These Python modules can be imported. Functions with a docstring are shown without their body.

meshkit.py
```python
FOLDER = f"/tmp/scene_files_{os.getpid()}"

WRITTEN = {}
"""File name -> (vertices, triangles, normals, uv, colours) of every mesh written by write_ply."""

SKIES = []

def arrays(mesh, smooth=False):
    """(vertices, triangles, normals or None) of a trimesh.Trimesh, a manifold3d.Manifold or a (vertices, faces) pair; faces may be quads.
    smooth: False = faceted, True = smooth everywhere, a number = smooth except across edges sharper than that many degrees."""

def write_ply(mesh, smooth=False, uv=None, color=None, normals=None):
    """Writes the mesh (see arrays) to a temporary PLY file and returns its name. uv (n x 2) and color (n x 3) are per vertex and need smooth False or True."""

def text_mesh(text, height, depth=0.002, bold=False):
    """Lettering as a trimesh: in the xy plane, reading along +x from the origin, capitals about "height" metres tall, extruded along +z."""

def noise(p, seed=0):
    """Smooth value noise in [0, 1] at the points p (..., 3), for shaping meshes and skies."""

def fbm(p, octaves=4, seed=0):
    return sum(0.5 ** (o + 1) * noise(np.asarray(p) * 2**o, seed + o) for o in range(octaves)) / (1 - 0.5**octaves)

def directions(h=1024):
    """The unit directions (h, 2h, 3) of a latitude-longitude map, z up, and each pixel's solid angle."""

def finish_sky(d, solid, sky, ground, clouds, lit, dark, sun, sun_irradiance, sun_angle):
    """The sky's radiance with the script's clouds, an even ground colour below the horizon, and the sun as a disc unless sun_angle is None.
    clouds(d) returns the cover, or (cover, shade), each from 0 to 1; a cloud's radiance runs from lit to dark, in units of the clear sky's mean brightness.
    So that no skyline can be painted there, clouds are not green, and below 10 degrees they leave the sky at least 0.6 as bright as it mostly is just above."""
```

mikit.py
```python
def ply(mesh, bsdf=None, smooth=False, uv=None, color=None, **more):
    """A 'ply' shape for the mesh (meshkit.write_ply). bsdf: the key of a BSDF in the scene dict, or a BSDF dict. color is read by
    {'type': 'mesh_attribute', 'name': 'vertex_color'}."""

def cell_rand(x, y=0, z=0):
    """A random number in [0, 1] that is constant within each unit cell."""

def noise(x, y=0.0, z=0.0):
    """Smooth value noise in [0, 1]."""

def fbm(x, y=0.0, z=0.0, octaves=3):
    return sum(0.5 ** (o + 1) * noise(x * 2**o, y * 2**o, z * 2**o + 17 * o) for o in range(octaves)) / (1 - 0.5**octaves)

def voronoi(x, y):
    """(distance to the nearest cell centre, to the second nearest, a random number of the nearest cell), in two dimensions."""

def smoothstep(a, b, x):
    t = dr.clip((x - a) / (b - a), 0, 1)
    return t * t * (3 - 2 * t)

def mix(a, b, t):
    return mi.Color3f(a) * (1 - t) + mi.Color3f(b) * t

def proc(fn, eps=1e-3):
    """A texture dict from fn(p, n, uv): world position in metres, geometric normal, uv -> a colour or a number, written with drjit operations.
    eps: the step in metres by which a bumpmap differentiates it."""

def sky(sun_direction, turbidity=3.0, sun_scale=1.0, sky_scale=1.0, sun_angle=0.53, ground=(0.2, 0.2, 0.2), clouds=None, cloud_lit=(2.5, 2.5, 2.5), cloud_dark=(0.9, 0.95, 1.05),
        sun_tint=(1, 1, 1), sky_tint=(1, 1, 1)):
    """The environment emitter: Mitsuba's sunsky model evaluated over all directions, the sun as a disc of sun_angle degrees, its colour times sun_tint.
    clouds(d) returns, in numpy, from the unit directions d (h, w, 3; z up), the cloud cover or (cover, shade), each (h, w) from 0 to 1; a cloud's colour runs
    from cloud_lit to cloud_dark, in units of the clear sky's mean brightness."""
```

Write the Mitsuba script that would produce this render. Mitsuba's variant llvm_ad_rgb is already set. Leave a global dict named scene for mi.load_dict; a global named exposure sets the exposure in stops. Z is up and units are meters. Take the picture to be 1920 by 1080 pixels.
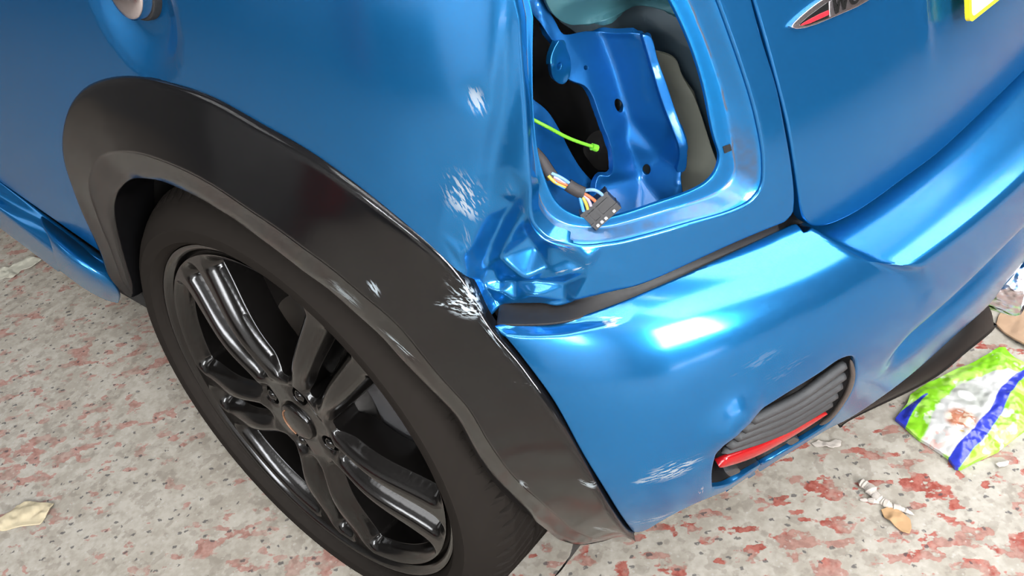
import math, numpy as np, trimesh, mitsuba as mi, mikit, meshkit, drjit as dr
from scipy.interpolate import CubicSpline, PchipInterpolator
from scipy.spatial import Delaunay, cKDTree
from shapely.geometry import Polygon, Point, LineString
from shapely import contains_xy, prepare
T = mi.ScalarTransform4f
scene, labels = {}, {}

# ---------------------------------------------------------------- camera
CAM = np.array([0.7401, -0.3297, 1.0357]); YAW, PITCH, ROLL, FOC = 2.3512, 0.6644, -0.1959, 1625.93
def cam_axes():
    d = np.array([math.cos(YAW) * math.cos(PITCH), math.sin(YAW) * math.cos(PITCH), -math.sin(PITCH)])
    r = np.cross(d, [0, 0, 1.0]); r /= np.linalg.norm(r); u = np.cross(r, d)
    c, s = math.cos(ROLL), math.sin(ROLL)
    return np.stack([c * r + s * u, s * r - c * u, d])        # right, down, forward
RM = cam_axes()
scene['camera'] = {'type': 'perspective', 'fov': math.degrees(2 * math.atan(960 / FOC)), 'fov_axis': 'x', 'near_clip': 0.02, 'far_clip': 60.0,
                   'to_world': T().look_at(origin=CAM.tolist(), target=(CAM + RM[2]).tolist(), up=(-RM[1]).tolist())}
def px_of(P):
    q = (np.asarray(P, float) - CAM) @ RM.T
    return np.stack([960 + FOC * q[..., 0] / q[..., 2], 540 + FOC * q[..., 1] / q[..., 2]], -1)
def ray_of(px):
    px = np.atleast_2d(np.asarray(px, float))
    d = np.column_stack([(px[:, 0] - 960) / FOC, (px[:, 1] - 540) / FOC, np.ones(len(px))]) @ RM
    return d / np.linalg.norm(d, axis=1, keepdims=True)
def on_plane(px, p0, n):
    """where the traced outline meets the plane through p0 with normal n"""
    d = ray_of(px); n = np.asarray(n, float)
    t = ((np.asarray(p0, float) - CAM) @ n) / (d @ n)
    return CAM + d * t[:, None]
# ---------------------------------------------------------------- the body's base surfaces
PLAN = np.array([(-2.7, .05), (-2.0, .045), (-1.3, .035), (-1.0, .025), (-.6, .016), (-.3, .012), (0, .012), (.2, .014), (.3, .028), (.38, .068), (.44, .126), (.488, .20), (.521, .275),
                 (.550, .365), (.575, .475), (.597, .64), (.606, .84), (.597, 1.04), (.575, 1.205)])
_s = np.concatenate([[0], np.cumsum(np.linalg.norm(np.diff(PLAN, axis=0), axis=1))])
_cs = CubicSpline(_s, PLAN)
_t = np.linspace(0, _s[-1], 3001); _p = _cs(_t); _arc = np.concatenate([[0], np.cumsum(np.linalg.norm(np.diff(_p, axis=0), axis=1))])
U0 = float(np.interp(0, _p[:2150, 0], _arc[:2150]))
def plan(u):
    s = np.interp(np.asarray(u, float) + U0, _arc, _t)
    p, d = _cs(s), _cs(s, 1)
    d /= np.linalg.norm(d, axis=-1, keepdims=True)
    return p, np.stack([d[..., 1], -d[..., 0]], -1)           # the point and the outward normal
def sst(a, b, x):
    t = np.clip((np.asarray(x, float) - a) / (b - a), 0, 1)
    return t * t * (3 - 2 * t)
_oz_side = CubicSpline([.05, .2, .35, .5, .62, .7, .8, .9, 1.0, 1.15, 1.4], [-.06, -.02, .004, .010, .004, -.003, -.014, -.034, -.066, -.14, -.33])
_oz_rear = CubicSpline([.05, .4, .5, .6, .65, .75, .85, .95, 1.15, 1.4], [.02, .012, .010, .003, 0, -.02, -.05, -.09, -.19, -.36])
class Surf:
    def __init__(self, fn, side, ur, vr, k=221):
        self.fn = fn
        U, V = np.meshgrid(np.linspace(*ur, k * 2), np.linspace(*vr, k), indexing='ij')
        P = fn(U, V); self.U, self.V, self.P = U.ravel(), V.ravel(), P.reshape(-1, 3)
        N = np.cross(np.gradient(P, axis=0), np.gradient(P, axis=1)).reshape(-1, 3); self.side = side
        vis = side * (N * (CAM - self.P)).sum(1) > 0
        self.U, self.V, self.P = self.U[vis], self.V[vis], self.P[vis]
        self.q = px_of(self.P); self.tree = cKDTree(self.q)
    def __call__(self, u, v): return self.fn(np.asarray(u, float), np.asarray(v, float))
    def trace(self, px):
        """(u, v) of the surface point seen at each traced pixel"""
        px = np.atleast_2d(np.asarray(px, float))
        dd, ii = self.tree.query(px, k=6)
        near = np.linalg.norm(self.P[ii] - CAM, axis=2) + dd * .01
        i = ii[np.arange(len(px)), near.argmin(1)]
        uv = np.stack([self.U[i], self.V[i]], 1)
        for _ in range(25):
            f = px_of(self.fn(uv[:, 0], uv[:, 1])) - px; e = 1e-5
            a = (px_of(self.fn(uv[:, 0] + e, uv[:, 1])) - px - f) / e; b = (px_of(self.fn(uv[:, 0], uv[:, 1] + e)) - px - f) / e
            det = a[:, 0] * b[:, 1] - a[:, 1] * b[:, 0]; det = np.where(np.abs(det) < 1e-6, 1e-6, det)
            st = np.stack([(f[:, 0] * b[:, 1] - f[:, 1] * b[:, 0]) / det, (a[:, 0] * f[:, 1] - a[:, 1] * f[:, 0]) / det], 1)
            uv = uv - np.clip(st, -.02, .02)
        return uv
    def normal(self, u, v, e=1e-4):
        n = np.cross(self.fn(u + e, v) - self.fn(u - e, v), self.fn(u, v + e) - self.fn(u, v - e))
        return self.side * n / np.linalg.norm(n, axis=-1, keepdims=True)
def body_fn(u, z):
    p, n = plan(u); w = sst(.28, .72, u)
    o = _oz_side(z) * (1 - w) + _oz_rear(z) * w
    return np.stack([p[..., 0] + n[..., 0] * o, p[..., 1] + n[..., 1] * o, np.broadcast_to(z, o.shape) + 0 * o], -1)
BODY = Surf(body_fn, 1, (-.9, 1.5), (.1, 1.2))
_KT = np.array([0, .08, .18, .30, .42, .56, .72, .86, 1.0])
def _prof(o, z): return CubicSpline(_KT, o), CubicSpline(_KT, z)
_PA = _prof([-.004, .006, .010, .014, .017, .016, .010, .0, -.014], [.603, .590, .570, .542, .50, .43, .35, .27, .222])
_PC = _prof([-.006, .009, .025, .041, .055, .061, .047, .012, -.032], [.600, .592, .578, .553, .51, .44, .36, .285, .222])
_PM = _prof([-.006, .010, .028, .045, .054, .050, .024, -.008, -.036], [.592, .586, .574, .554, .512, .445, .365, .300, .246])
_KR = [0, .10, .20, .275, .305, .345, .42, .56, .72, .86, 1.0]
_PR = (PchipInterpolator(_KR, [-.040, -.010, .022, .052, .061, .065, .0655, .0625, .048, .026, -.002]), PchipInterpolator(_KR, [.574, .563, .556, .552, .549, .540, .519, .455, .37, .285, .222]))
def bump_fn(u, t):
    p, n = plan(u); wc = sst(.26, .48, u); wm = sst(.44, .64, u); k = sst(.30, .55, t)
    c0 = .622 + .10 * np.clip(t, 0, .36) + .25 * np.clip(t - .26, 0, .2)
    wr = sst(c0 - .002, c0 + .022, u) * (1 - k) + sst(.60, .88, u) * k
    f = [((a * (1 - wc) + b * wc) * (1 - wm) + c * wm) * (1 - wr) + d * wr for a, b, c, d in ((_PA[j](t), _PC[j](t), _PM[j](t), _PR[j](t)) for j in (0, 1))]
    return np.stack([p[..., 0] + n[..., 0] * f[0], p[..., 1] + n[..., 1] * f[0], f[1]], -1)
BUMP = Surf(bump_fn, -1, (.2, 1.6), (0, 1))

# ---------------------------------------------------------------- light and exposure
exposure = -.17
ROOM = (-5.2, 4.6, -4.2, 4.4, 3.5)                           # x0, x1, y0, y1, height
def lamp(name, x0, x1, y0, y1, z, power):
    v = np.array([(x0, y0, z), (x1, y0, z), (x1, y1, z), (x0, y1, z)]); f = np.array([(0, 2, 1), (0, 3, 2)])
    scene[name] = mikit.ply(trimesh.Trimesh(v, f, process=False), 'panel_white', emitter={'type': 'area', 'radiance': {'type': 'rgb', 'value': power}})
SKYLIGHTS = [(.1, 2.5, -2.2, -.6, (5.8, 5.85, 5.9)), (-4.2, -1.6, -2.6, -1.0, (1.6, 1.63, 1.66)), (.5, 2.6, .9, 4.1, (9.6, 9.7, 9.8)), (2.6, 4.4, -1.0, 2.6, (8.6, 8.7, 8.8))]
scene['panel_white'] = {'type': 'twosided', 'b': {'type': 'diffuse', 'reflectance': {'type': 'rgb', 'value': (.8, .8, .8)}}}
for k, (a, b, c, d, pw) in enumerate(SKYLIGHTS): lamp(f'window_{k + 1}', a, b, c, d, ROOM[4] - .02, pw)

# ---------------------------------------------------------------- helpers
def add(key, mesh, bsdf, smooth=False, label=None, cat=None, group=None, kind=None, uv=None):
    base, n = key, 0
    while key in scene: n += 1; key = f'{base}_{n:03d}'
    scene[key] = mikit.ply(mesh, bsdf, smooth, uv=uv)
    L = {k: v for k, v in (('label', label), ('category', cat), ('group', group), ('kind', kind)) if v}
    if L: labels[key] = L
    return key
def tag(key, label, cat, group=None):
    labels[key] = {'label': label, 'category': cat}
    if group: labels[key]['group'] = group
def box(x0, x1, y0, y1, z0, z1):
    return trimesh.creation.box(bounds=[(x0, y0, z0), (x1, y1, z1)])
def join(*ms): return trimesh.util.concatenate([m if isinstance(m, trimesh.Trimesh) else trimesh.Trimesh(*m, process=False) for m in ms])
def curve(pts, step, smooth=True, closed=False):
    """points evenly along the polyline, or along the spline through it"""
    pts = np.asarray(pts, float)
    if closed: pts = np.vstack([pts, pts[:1]])
    s = np.concatenate([[0], np.cumsum(np.linalg.norm(np.diff(pts, axis=0), axis=1))])
    if smooth and len(pts) > 2:
        cs = CubicSpline(s, pts, bc_type='periodic' if closed else 'natural')
        t = np.linspace(0, s[-1], 40 * len(pts)); q = cs(t)
        if not closed:
            q2 = np.stack([PchipInterpolator(s, pts[:, k])(t) for k in range(pts.shape[1])], 1); q = .5 * q + .5 * q2
        pts = q; s = np.concatenate([[0], np.cumsum(np.linalg.norm(np.diff(pts, axis=0), axis=1))])
    n = max(2, int(round(s[-1] / step)) + 1)
    t = np.linspace(0, s[-1], n)
    return np.stack([np.interp(t, s, pts[:, k]) for k in range(pts.shape[1])], 1)
def vnormals(P, F):
    n = np.zeros_like(P); c = np.cross(P[F[:, 1]] - P[F[:, 0]], P[F[:, 2]] - P[F[:, 0]])
    for k in range(3): np.add.at(n, F[:, k], c)
    return n / np.maximum(np.linalg.norm(n, axis=1, keepdims=True), 1e-12)
def fill(loops, h, fine=None):
    """triangles inside the first loop and outside the others: (points, triangles, index ranges of the loops)"""
    poly = Polygon(loops[0], loops[1:]).buffer(0); inner = poly.buffer(-.62 * h); prepare(poly); prepare(inner)
    x0, y0, x1, y1 = poly.bounds
    X, Y = np.meshgrid(np.arange(x0, x1, h), np.arange(y0, y1, h * .866)); X = X + (np.arange(len(X)) % 2 * h / 2)[:, None]
    g = np.stack([X.ravel(), Y.ravel()], 1); g = g[contains_xy(inner, g[:, 0], g[:, 1])]
    if fine is not None:
        a0, a1, b0, b1, hf = fine
        X, Y = np.meshgrid(np.arange(a0, a1, hf), np.arange(b0, b1, hf * .866)); X = X + (np.arange(len(X)) % 2 * hf / 2)[:, None]
        f = np.stack([X.ravel(), Y.ravel()], 1); f = f[contains_xy(inner, f[:, 0], f[:, 1])]
        g = np.vstack([g[~((g[:, 0] > a0 - hf) & (g[:, 0] < a1) & (g[:, 1] > b0 - hf) & (g[:, 1] < b1))], f])
    pts = np.vstack([*loops, g]); tri = Delaunay(pts).simplices
    c = pts[tri].mean(1); tri = tri[contains_xy(poly, c[:, 0], c[:, 1])]
    a = pts[tri]; cr = (a[:, 1, 0] - a[:, 0, 0]) * (a[:, 2, 1] - a[:, 0, 1]) - (a[:, 1, 1] - a[:, 0, 1]) * (a[:, 2, 0] - a[:, 0, 0])
    tri = np.where((cr < 0)[:, None], tri[:, ::-1], tri)
    tri = tri[np.abs(cr) > 1e-12]
    k = np.cumsum([0] + [len(l) for l in loops])
    return pts, tri, [np.arange(a, b) for a, b in zip(k[:-1], k[1:])]
def hem(P, F, rings, r, depth, steps=3, nfix=None, hole_depth=None, inset=0.0):
    """rounds the sheet's edges and turns them inwards, so that the sheet has a thickness"""
    N = vnormals(P, F); V, Fs, at = [P], [F], len(P)
    if nfix is not None: N = np.tile(np.asarray(nfix, float), (len(P), 1))
    for ring in rings:
        p, n = P[ring], N[ring]
        t = np.roll(p, -1, 0) - np.roll(p, 1, 0); o = np.cross(t, n); o /= np.maximum(np.linalg.norm(o, axis=1, keepdims=True), 1e-12)
        area = np.zeros(3)
        e = {}                                                  # outward: away from the triangles
        cen = np.zeros_like(p); cnt = np.zeros(len(p)); look = {v: i for i, v in enumerate(ring)}
        for tr in F[np.isin(F, ring).any(1)]:
            c = P[tr].mean(0)
            for v in tr:
                if v in look: cen[look[v]] += c; cnt[look[v]] += 1
        cen = cen / np.maximum(cnt, 1)[:, None]
        if ((p - cen) * o).sum() < 0: o, flip = -o, True
        else: flip = False
        if inset: p = p - o * inset; P[ring] = p
        prev = ring
        rows = [(r * math.sin(a), r * (1 - math.cos(a))) for a in np.linspace(0, math.pi / 2, steps + 1)[1:]] + [(r, depth)]
        if hole_depth is not None and ring is not rings[0]: rows[-1] = (r, hole_depth)
        for dx, dz in rows:
            V.append(p + o * dx - n * dz); cur = np.arange(at, at + len(p)); at += len(p)
            a, b, c, d = prev, np.roll(prev, -1), np.roll(cur, -1), cur
            q = np.vstack([np.stack([a, d, c], 1), np.stack([a, c, b], 1)])
            Fs.append(q[:, ::-1] if flip else q); prev = cur
    return np.vstack(V), np.vstack(Fs)
def uvloop(surf, segs, h, vs):
    out = []
    for kind, pts, smooth in segs:
        if kind == 'px': q = surf.trace(curve(pts, 5, smooth))
        else: q = curve(np.asarray(pts, float), .01, smooth)
        out.append(q * [1, vs])
    q = np.vstack(out); q = q[np.concatenate([[True], np.linalg.norm(np.diff(q, axis=0), axis=1) > 1e-5])]
    return curve(np.vstack([q, q[:1]]), h, False)[:-1]
def ridge(surf, pts, amp, w, vs=1.0, taper=True, w2=None):
    """a fold along the traced line: amp metres high, w metres wide; with w2 the other side falls off differently"""
    q = surf.trace(curve(pts, 3)) * [1, vs]; tree = cKDTree(q)
    k = np.linspace(0, 1, len(q)); a = np.asarray(amp, float)
    A = np.interp(k, np.linspace(0, 1, a.size), a.ravel()) if a.size > 1 else np.full(len(q), float(a)) * (np.sin(np.pi * np.clip(k, .02, .98)) ** .5 if taper else 1)
    t = np.gradient(q, axis=0)
    def fn(u, v):
        p = np.stack([u, v * vs], -1); d, i = tree.query(p)
        ww = w
        if w2 is not None:
            s = t[i][..., 0] * (p - q[i])[..., 1] - t[i][..., 1] * (p - q[i])[..., 0]; ww = np.where(s > 0, w, w2)
        return A[i] * np.exp(-(d / ww) ** 2)
    return fn
def crumple(surf, pts, vs=1.0, blur=.004, gain=1.0):
    """a dented area: offsets (metres) given at traced points, straight facets between them, their folds slightly rounded"""
    from scipy.interpolate import LinearNDInterpolator
    pts = np.asarray(pts, float); q = surf.trace(pts[:, :2]) * [1, vs]
    lin = LinearNDInterpolator(q, pts[:, 2] * gain, fill_value=0.0)
    def fn(u, v):
        p = np.stack([u, v * vs], -1); s = 0
        for a in range(8): s = s + lin(p + blur * np.array([math.cos(a * math.pi / 4), math.sin(a * math.pi / 4)]))
        for a in range(4): s = s + lin(p + .5 * blur * np.array([math.cos(.4 + a * math.pi / 2), math.sin(.4 + a * math.pi / 2)]))
        return s / 12
    return fn
def panel(key, surf, segs, holes, h, bsdf, disp=(), vs=1.0, r=.0022, depth=.012, back=0.0, label=None, loops=None, fine=None, hole_depth=None):
    loops = loops or [uvloop(surf, segs, h, vs)] + [uvloop(surf, s, h, vs) for s in holes]
    q, F, rings = fill(loops, h, fine); u, v = q[:, 0], q[:, 1] / vs
    P = surf(u, v); N = surf.normal(u, v)
    if (vnormals(P, F) * N).sum() < 0: F = F[:, ::-1]
    if (N * (CAM - P)).sum() < 0 : N = -N; F = F[:, ::-1] if (vnormals(P, F) * N).sum() < 0 else F
    d = sum(f(u, v) for f in disp) if disp else 0 * u
    P = P + N * (np.asarray(d) - back)[:, None]
    P, F = hem(P, F, rings, r, depth, hole_depth=hole_depth, inset=min(r, .0016))
    return add(key, (P, F), bsdf, True, label)
def sheet3(outline, ctrl, h=6, holes=(), thick=.0015, rnd=True, smoothing=0.0, surf=None):
    """a pressed sheet of metal inside the body: its outline and the depths (metres behind the outer skin) at some of its points"""
    from scipy.interpolate import RBFInterpolator, LinearNDInterpolator
    ctrl = np.asarray(ctrl, float)
    loops = [curve(np.vstack([outline, outline[:1]]), h, rnd)[:-1]] + [curve(np.vstack([o, o[:1]]), h * .6, True)[:-1] for o in holes]
    q, F, rings = fill(loops, h)
    out = RBFInterpolator(ctrl[:, :2] / 100, ctrl[:, 2], kernel='linear')(q / 100)
    if len(ctrl) > 6:                                           # flat facets with rounded folds
        lin = LinearNDInterpolator(ctrl[:, :2], ctrl[:, 2]); r = 9.0
        s = [lin(q + k * r * np.array([math.cos(a), math.sin(a)])) for k, m in ((1, 8), (.5, 6), (0, 1)) for a in np.arange(m) * 2 * math.pi / m]
        s = np.nanmean(np.where(np.isfinite(s), s, out[None]), axis=0); back = s
    else: back = out
    uv = (surf or BODY).trace(q); P0 = (surf or BODY)(uv[:, 0], uv[:, 1]); d = ray_of(q)
    P = P0 + d * back[:, None]
    if (vnormals(P, F) * -d).sum() < 0: F = F[:, ::-1]
    return hem(P, F, rings, thick * .5, thick + .004, 2)

# ---------------------------------------------------------------- materials
def two(b): return {'type': 'twosided', 'b': b}
def rgb(*c): return {'type': 'rgb', 'value': list(c)}
def princ(c, rough=.5, metal=0.0, **k): return two({'type': 'principled', 'base_color': c if isinstance(c, dict) else rgb(*c), 'roughness': rough, 'metallic': metal, **k})
def plastic(c, alpha=.05, ior=1.5): return two({'type': 'roughplastic', 'diffuse_reflectance': c if isinstance(c, dict) else rgb(*c), 'alpha': alpha, 'int_ior': ior})
def paint(c_flake, c_base, rough=.24, coat=1.6): return two({'type': 'blendbsdf', 'weight': .40,
    'a': {'type': 'principled', 'base_color': c_flake, 'roughness': rough, 'metallic': .92, 'clearcoat': 1.0, 'clearcoat_gloss': .98},
    'b': {'type': 'roughplastic', 'diffuse_reflectance': c_base, 'alpha': .02, 'int_ior': coat}})
S = {}
mats = scene
fbm, nz, smooth, mix = mikit.fbm, mikit.noise, mikit.smoothstep, mikit.mix
def anchor(surf, px): uv = surf.trace([px]); return surf(uv[:, 0], uv[:, 1])[0]
BLUE_F, BLUE_D = (.0012, .205, .52), (.0008, .042, .13)
def scuffed(c, spots):
    """paint colour with scraped patches: (centre, radius, long direction, stretch, amount)"""
    def fn(p, n, uv):
        m = mi.Float(0)
        for k, (a, r, d, st, am) in enumerate(spots):
            q = p - mi.Point3f(*map(float, a)); al = q.x * float(d[0]) + q.y * float(d[1]) + q.z * float(d[2])
            al = al / float(np.linalg.norm(d)); ac = dr.sqrt(dr.maximum(dr.squared_norm(q) - al * al, 0))
            e = dr.sqrt(dr.square(al / (r * st)) + dr.square(ac / r))
            d3 = np.array(d, float) / np.linalg.norm(d); e1 = np.cross(d3, [.3, .5, .81]); e1 /= np.linalg.norm(e1); e2 = np.cross(d3, e1)
            a1, a2 = q.x * float(e1[0]) + q.y * float(e1[1]) + q.z * float(e1[2]), q.x * float(e2[0]) + q.y * float(e2[1]) + q.z * float(e2[2])
            g = .7 * fbm(al * (90 if st > 2 else 160) + 7 * k, a1 * 620, a2 * 620, 3) + .3 * fbm(al * 60, a1 * 110 + k, a2 * 110, 2)
            m = dr.maximum(m, am * smooth(1.0, .3, e) * smooth(.53, .66, g + .10 * (1 - e)) * .85)
        return mix(c, (.46, .53, .58), dr.clip(m, 0, 1))
    return mikit.proc(fn)
_sq = [(anchor(BODY, (868, 372)), .020, (.3, .2, -.93), 1.5, .75), (anchor(BODY, (893, 190)), .009, (.2, .1, -.97), 1.6, .7), (anchor(BODY, (876, 455)), .006, (.05, 0, -1.0), 5, .8), (anchor(BODY, (958, 380)), .010, (.2, .1, -.97), 2.6, .6),
       (anchor(BODY, (925, 480)), .006, (.1, 0, -1.0), 5, .7), (anchor(BODY, (850, 515)), .005, (.75, 0, -.66), 6, .9), (anchor(BODY, (1005, 532)), .0065, (.75, .6, .25), 10, 1.4), (anchor(BODY, (1032, 465)), .010, (.7, .5, -.2), 2.2, .8), (anchor(BODY, (905, 560)), .014, (.6, .3, .2), 1.6, .9), (anchor(BODY, (920, 585)), .010, (1, 0, 0), 2.5, .8)]
_sb = [(anchor(BUMP, (1265, 880)), .016, (.6, .75, .2), 2.0, .8), (anchor(BUMP, (1215, 900)), .006, (.6, .75, .2), 4, .6), (anchor(BUMP, (1030, 607)), .004, (.75, .6, .0), 18, .9), (anchor(BUMP, (1145, 604)), .006, (.75, .6, 0), 4, .9), (anchor(BUMP, (1315, 920)), .004, (.1, .1, -1), 5, .7), (anchor(BUMP, (1240, 970)), .012, (.6, .75, .1), 5, .35), (anchor(BUMP, (1480, 690)), .010, (.6, .75, .1), 6, .10), (anchor(BUMP, (1420, 680)), .008, (.6, .75, .2), 6, .12)]
scene['quarter_paint'] = paint(scuffed(BLUE_F, _sq), scuffed(BLUE_D, _sq))
scene['bumper_paint'] = paint(scuffed(BLUE_F, _sb), scuffed(BLUE_D, _sb))
scene['blue_paint'] = paint(rgb(*BLUE_F), rgb(*BLUE_D))
scene['black_gloss'] = plastic((.004, .004, .0045), .02, 1.55)
scene['black_plastic'] = plastic((.02, .02, .021), .25)
scene['wheel_black'] = plastic((.004, .0036, .0034), .03, 1.5)
scene['rubber'] = two({'type': 'diffuse', 'reflectance': rgb(.016, .0138, .0122)})
scene['matt_black'] = princ((.006, .006, .006), .9)
scene['dark_blue_metal'] = paint(rgb(.008, .12, .36), rgb(.003, .05, .18))
scene['olive_plastic'] = princ((.20, .21, .17), .7)
scene['chrome'] = two({'type': 'roughconductor', 'material': 'Cr', 'alpha': .06})
scene['steel'] = princ((.30, .29, .28), .4, .8)
scene['red_lens'] = plastic((.26, .005, .007), .06, 1.5)
scene['grille_grey'] = plastic((.042, .043, .045), .4, 1.4)

def floor_colour(p, n, uv):
    x, y = p.x, p.y
    q = x * .8 + y * .6; w = -x * .6 + y * .8                   # worn along one direction
    big = fbm(x * 5 + 3, y * 5, 2, 3); fine = fbm(x * 170, y * 170, 1, 3); mid = fbm(x * 40, y * 40, 5, 4)
    c = mix((.47, .425, .355), (.63, .585, .505), smooth(.25, .75, mid * .6 + fine * .4))
    c = mix(c, (.29, .245, .20), .4 * smooth(.55, .68, fbm(x * 75 + 9, y * 75, 8, 4)))
    bias = .075 * smooth(.15, .75, x - .25 * y) * smooth(-.25, .35, y + x * .3) - .040 + .03 * smooth(-.35, -.7, x)
    f = fbm(q * 40 + 20, w * 66 + 7, 3, 5) * .72 + fine * .14 + big * .14
    red = smooth(.545, .60, f + bias)
    c = mix(c, mix((.36, .070, .052), (.50, .16, .125), smooth(.3, .7, fine)), red * (.55 + .4 * smooth(.4, .6, mid)) * (.62 + .38 * smooth(-.15, .35, x + .4 * y)))
    wob = .35 * fbm(x * 210, y * 210, 6, 2)
    d, _, r = mikit.voronoi(x * 46 + wob, y * 46 + wob)
    c = mix(c, (.10, .095, .10), smooth(.25, .12, d * (.75 + r)) * dr.select(r > .55, 1.0, 0.0) * .75)
    d2, _, r2 = mikit.voronoi(x * 80 + 11 + wob, y * 80)
    c = mix(c, (.74, .71, .66), smooth(.26, .10, d2 * (.6 + r2)) * dr.select(r2 > .70, 1.0, 0.0) * .35)
    return c * .60
scene['floor_paint'] = two({'type': 'diffuse', 'reflectance': mikit.proc(floor_colour)})
scene['wall_paint'] = princ((.05, .05, .048), .8)
scene['wall_light'] = princ((.62, .62, .61), .8)
scene['wall_dark'] = princ((.10, .095, .09), .8)
scene['ceiling_sheet'] = princ((.25, .25, .25), .8)
def recess_colour(p, n, uv):
    v = uv.y; g = fbm(p.x * 50, p.y * 50, p.z * 50, 3); h = fbm(p.x * 220, p.y * 220, p.z * 220, 2)
    line = smooth(.05, .0, dr.abs(v - (.50 + .10 * (g - .5)))) * smooth(.35, .55, g) * .8
    low = smooth(.10, -.05, dr.abs(uv.x + 1.55) - .75)            # along the bottom of the opening
    band = smooth(.03, .12, v) * smooth(.56, .40, v + .25 * (g - .5)) * (.10 + .75 * low) * (.35 + .65 * h)
    return dr.maximum(line, band * .75)
def recess_c(c, dirt): return mikit.proc(lambda p, n, uv: mix(c, dirt, recess_colour(p, n, uv)))
scene['recess_paint'] = paint(recess_c(BLUE_F, (.045, .036, .030)), recess_c(BLUE_D, (.10, .082, .068)), .42, 1.4)
scene['barrel_dust'] = princ((.020, .018, .017), .55)
scene['copper'] = princ((.17, .085, .045), .4, .3)
scene['disc_steel'] = princ((.11, .105, .10), .45, .7)
scene['caliper_grey'] = princ((.055, .055, .058), .5)
scene['liner_felt'] = princ((.014, .013, .012), .95)
scene['joint_dirt'] = plastic((.012, .0105, .010), .3, 1.4)
scene['frame_brown'] = plastic((.060, .050, .045), .2)
scene['valance_black'] = plastic((.006, .006, .006), .4, 1.25)
scene['chrome_crumpled'] = two({'type': 'bumpmap', 'nested': {'type': 'roughconductor', 'material': 'Cr', 'alpha': .10}, 'arbitrary': mikit.proc(lambda p, n, uv: fbm(p.x * 90, p.y * 90, p.z * 90, 2)), 'scale': .006})
scene['chrome_soft'] = two({'type': 'roughconductor', 'material': 'Cr', 'alpha': .18})
scene['inner_paint'] = paint(rgb(.003, .105, .32), rgb(.002, .045, .16), .46, 1.35)
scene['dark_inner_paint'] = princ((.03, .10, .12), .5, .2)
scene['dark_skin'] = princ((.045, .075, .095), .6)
scene['tie_green'] = plastic((.13, .42, .02), .25)
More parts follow.
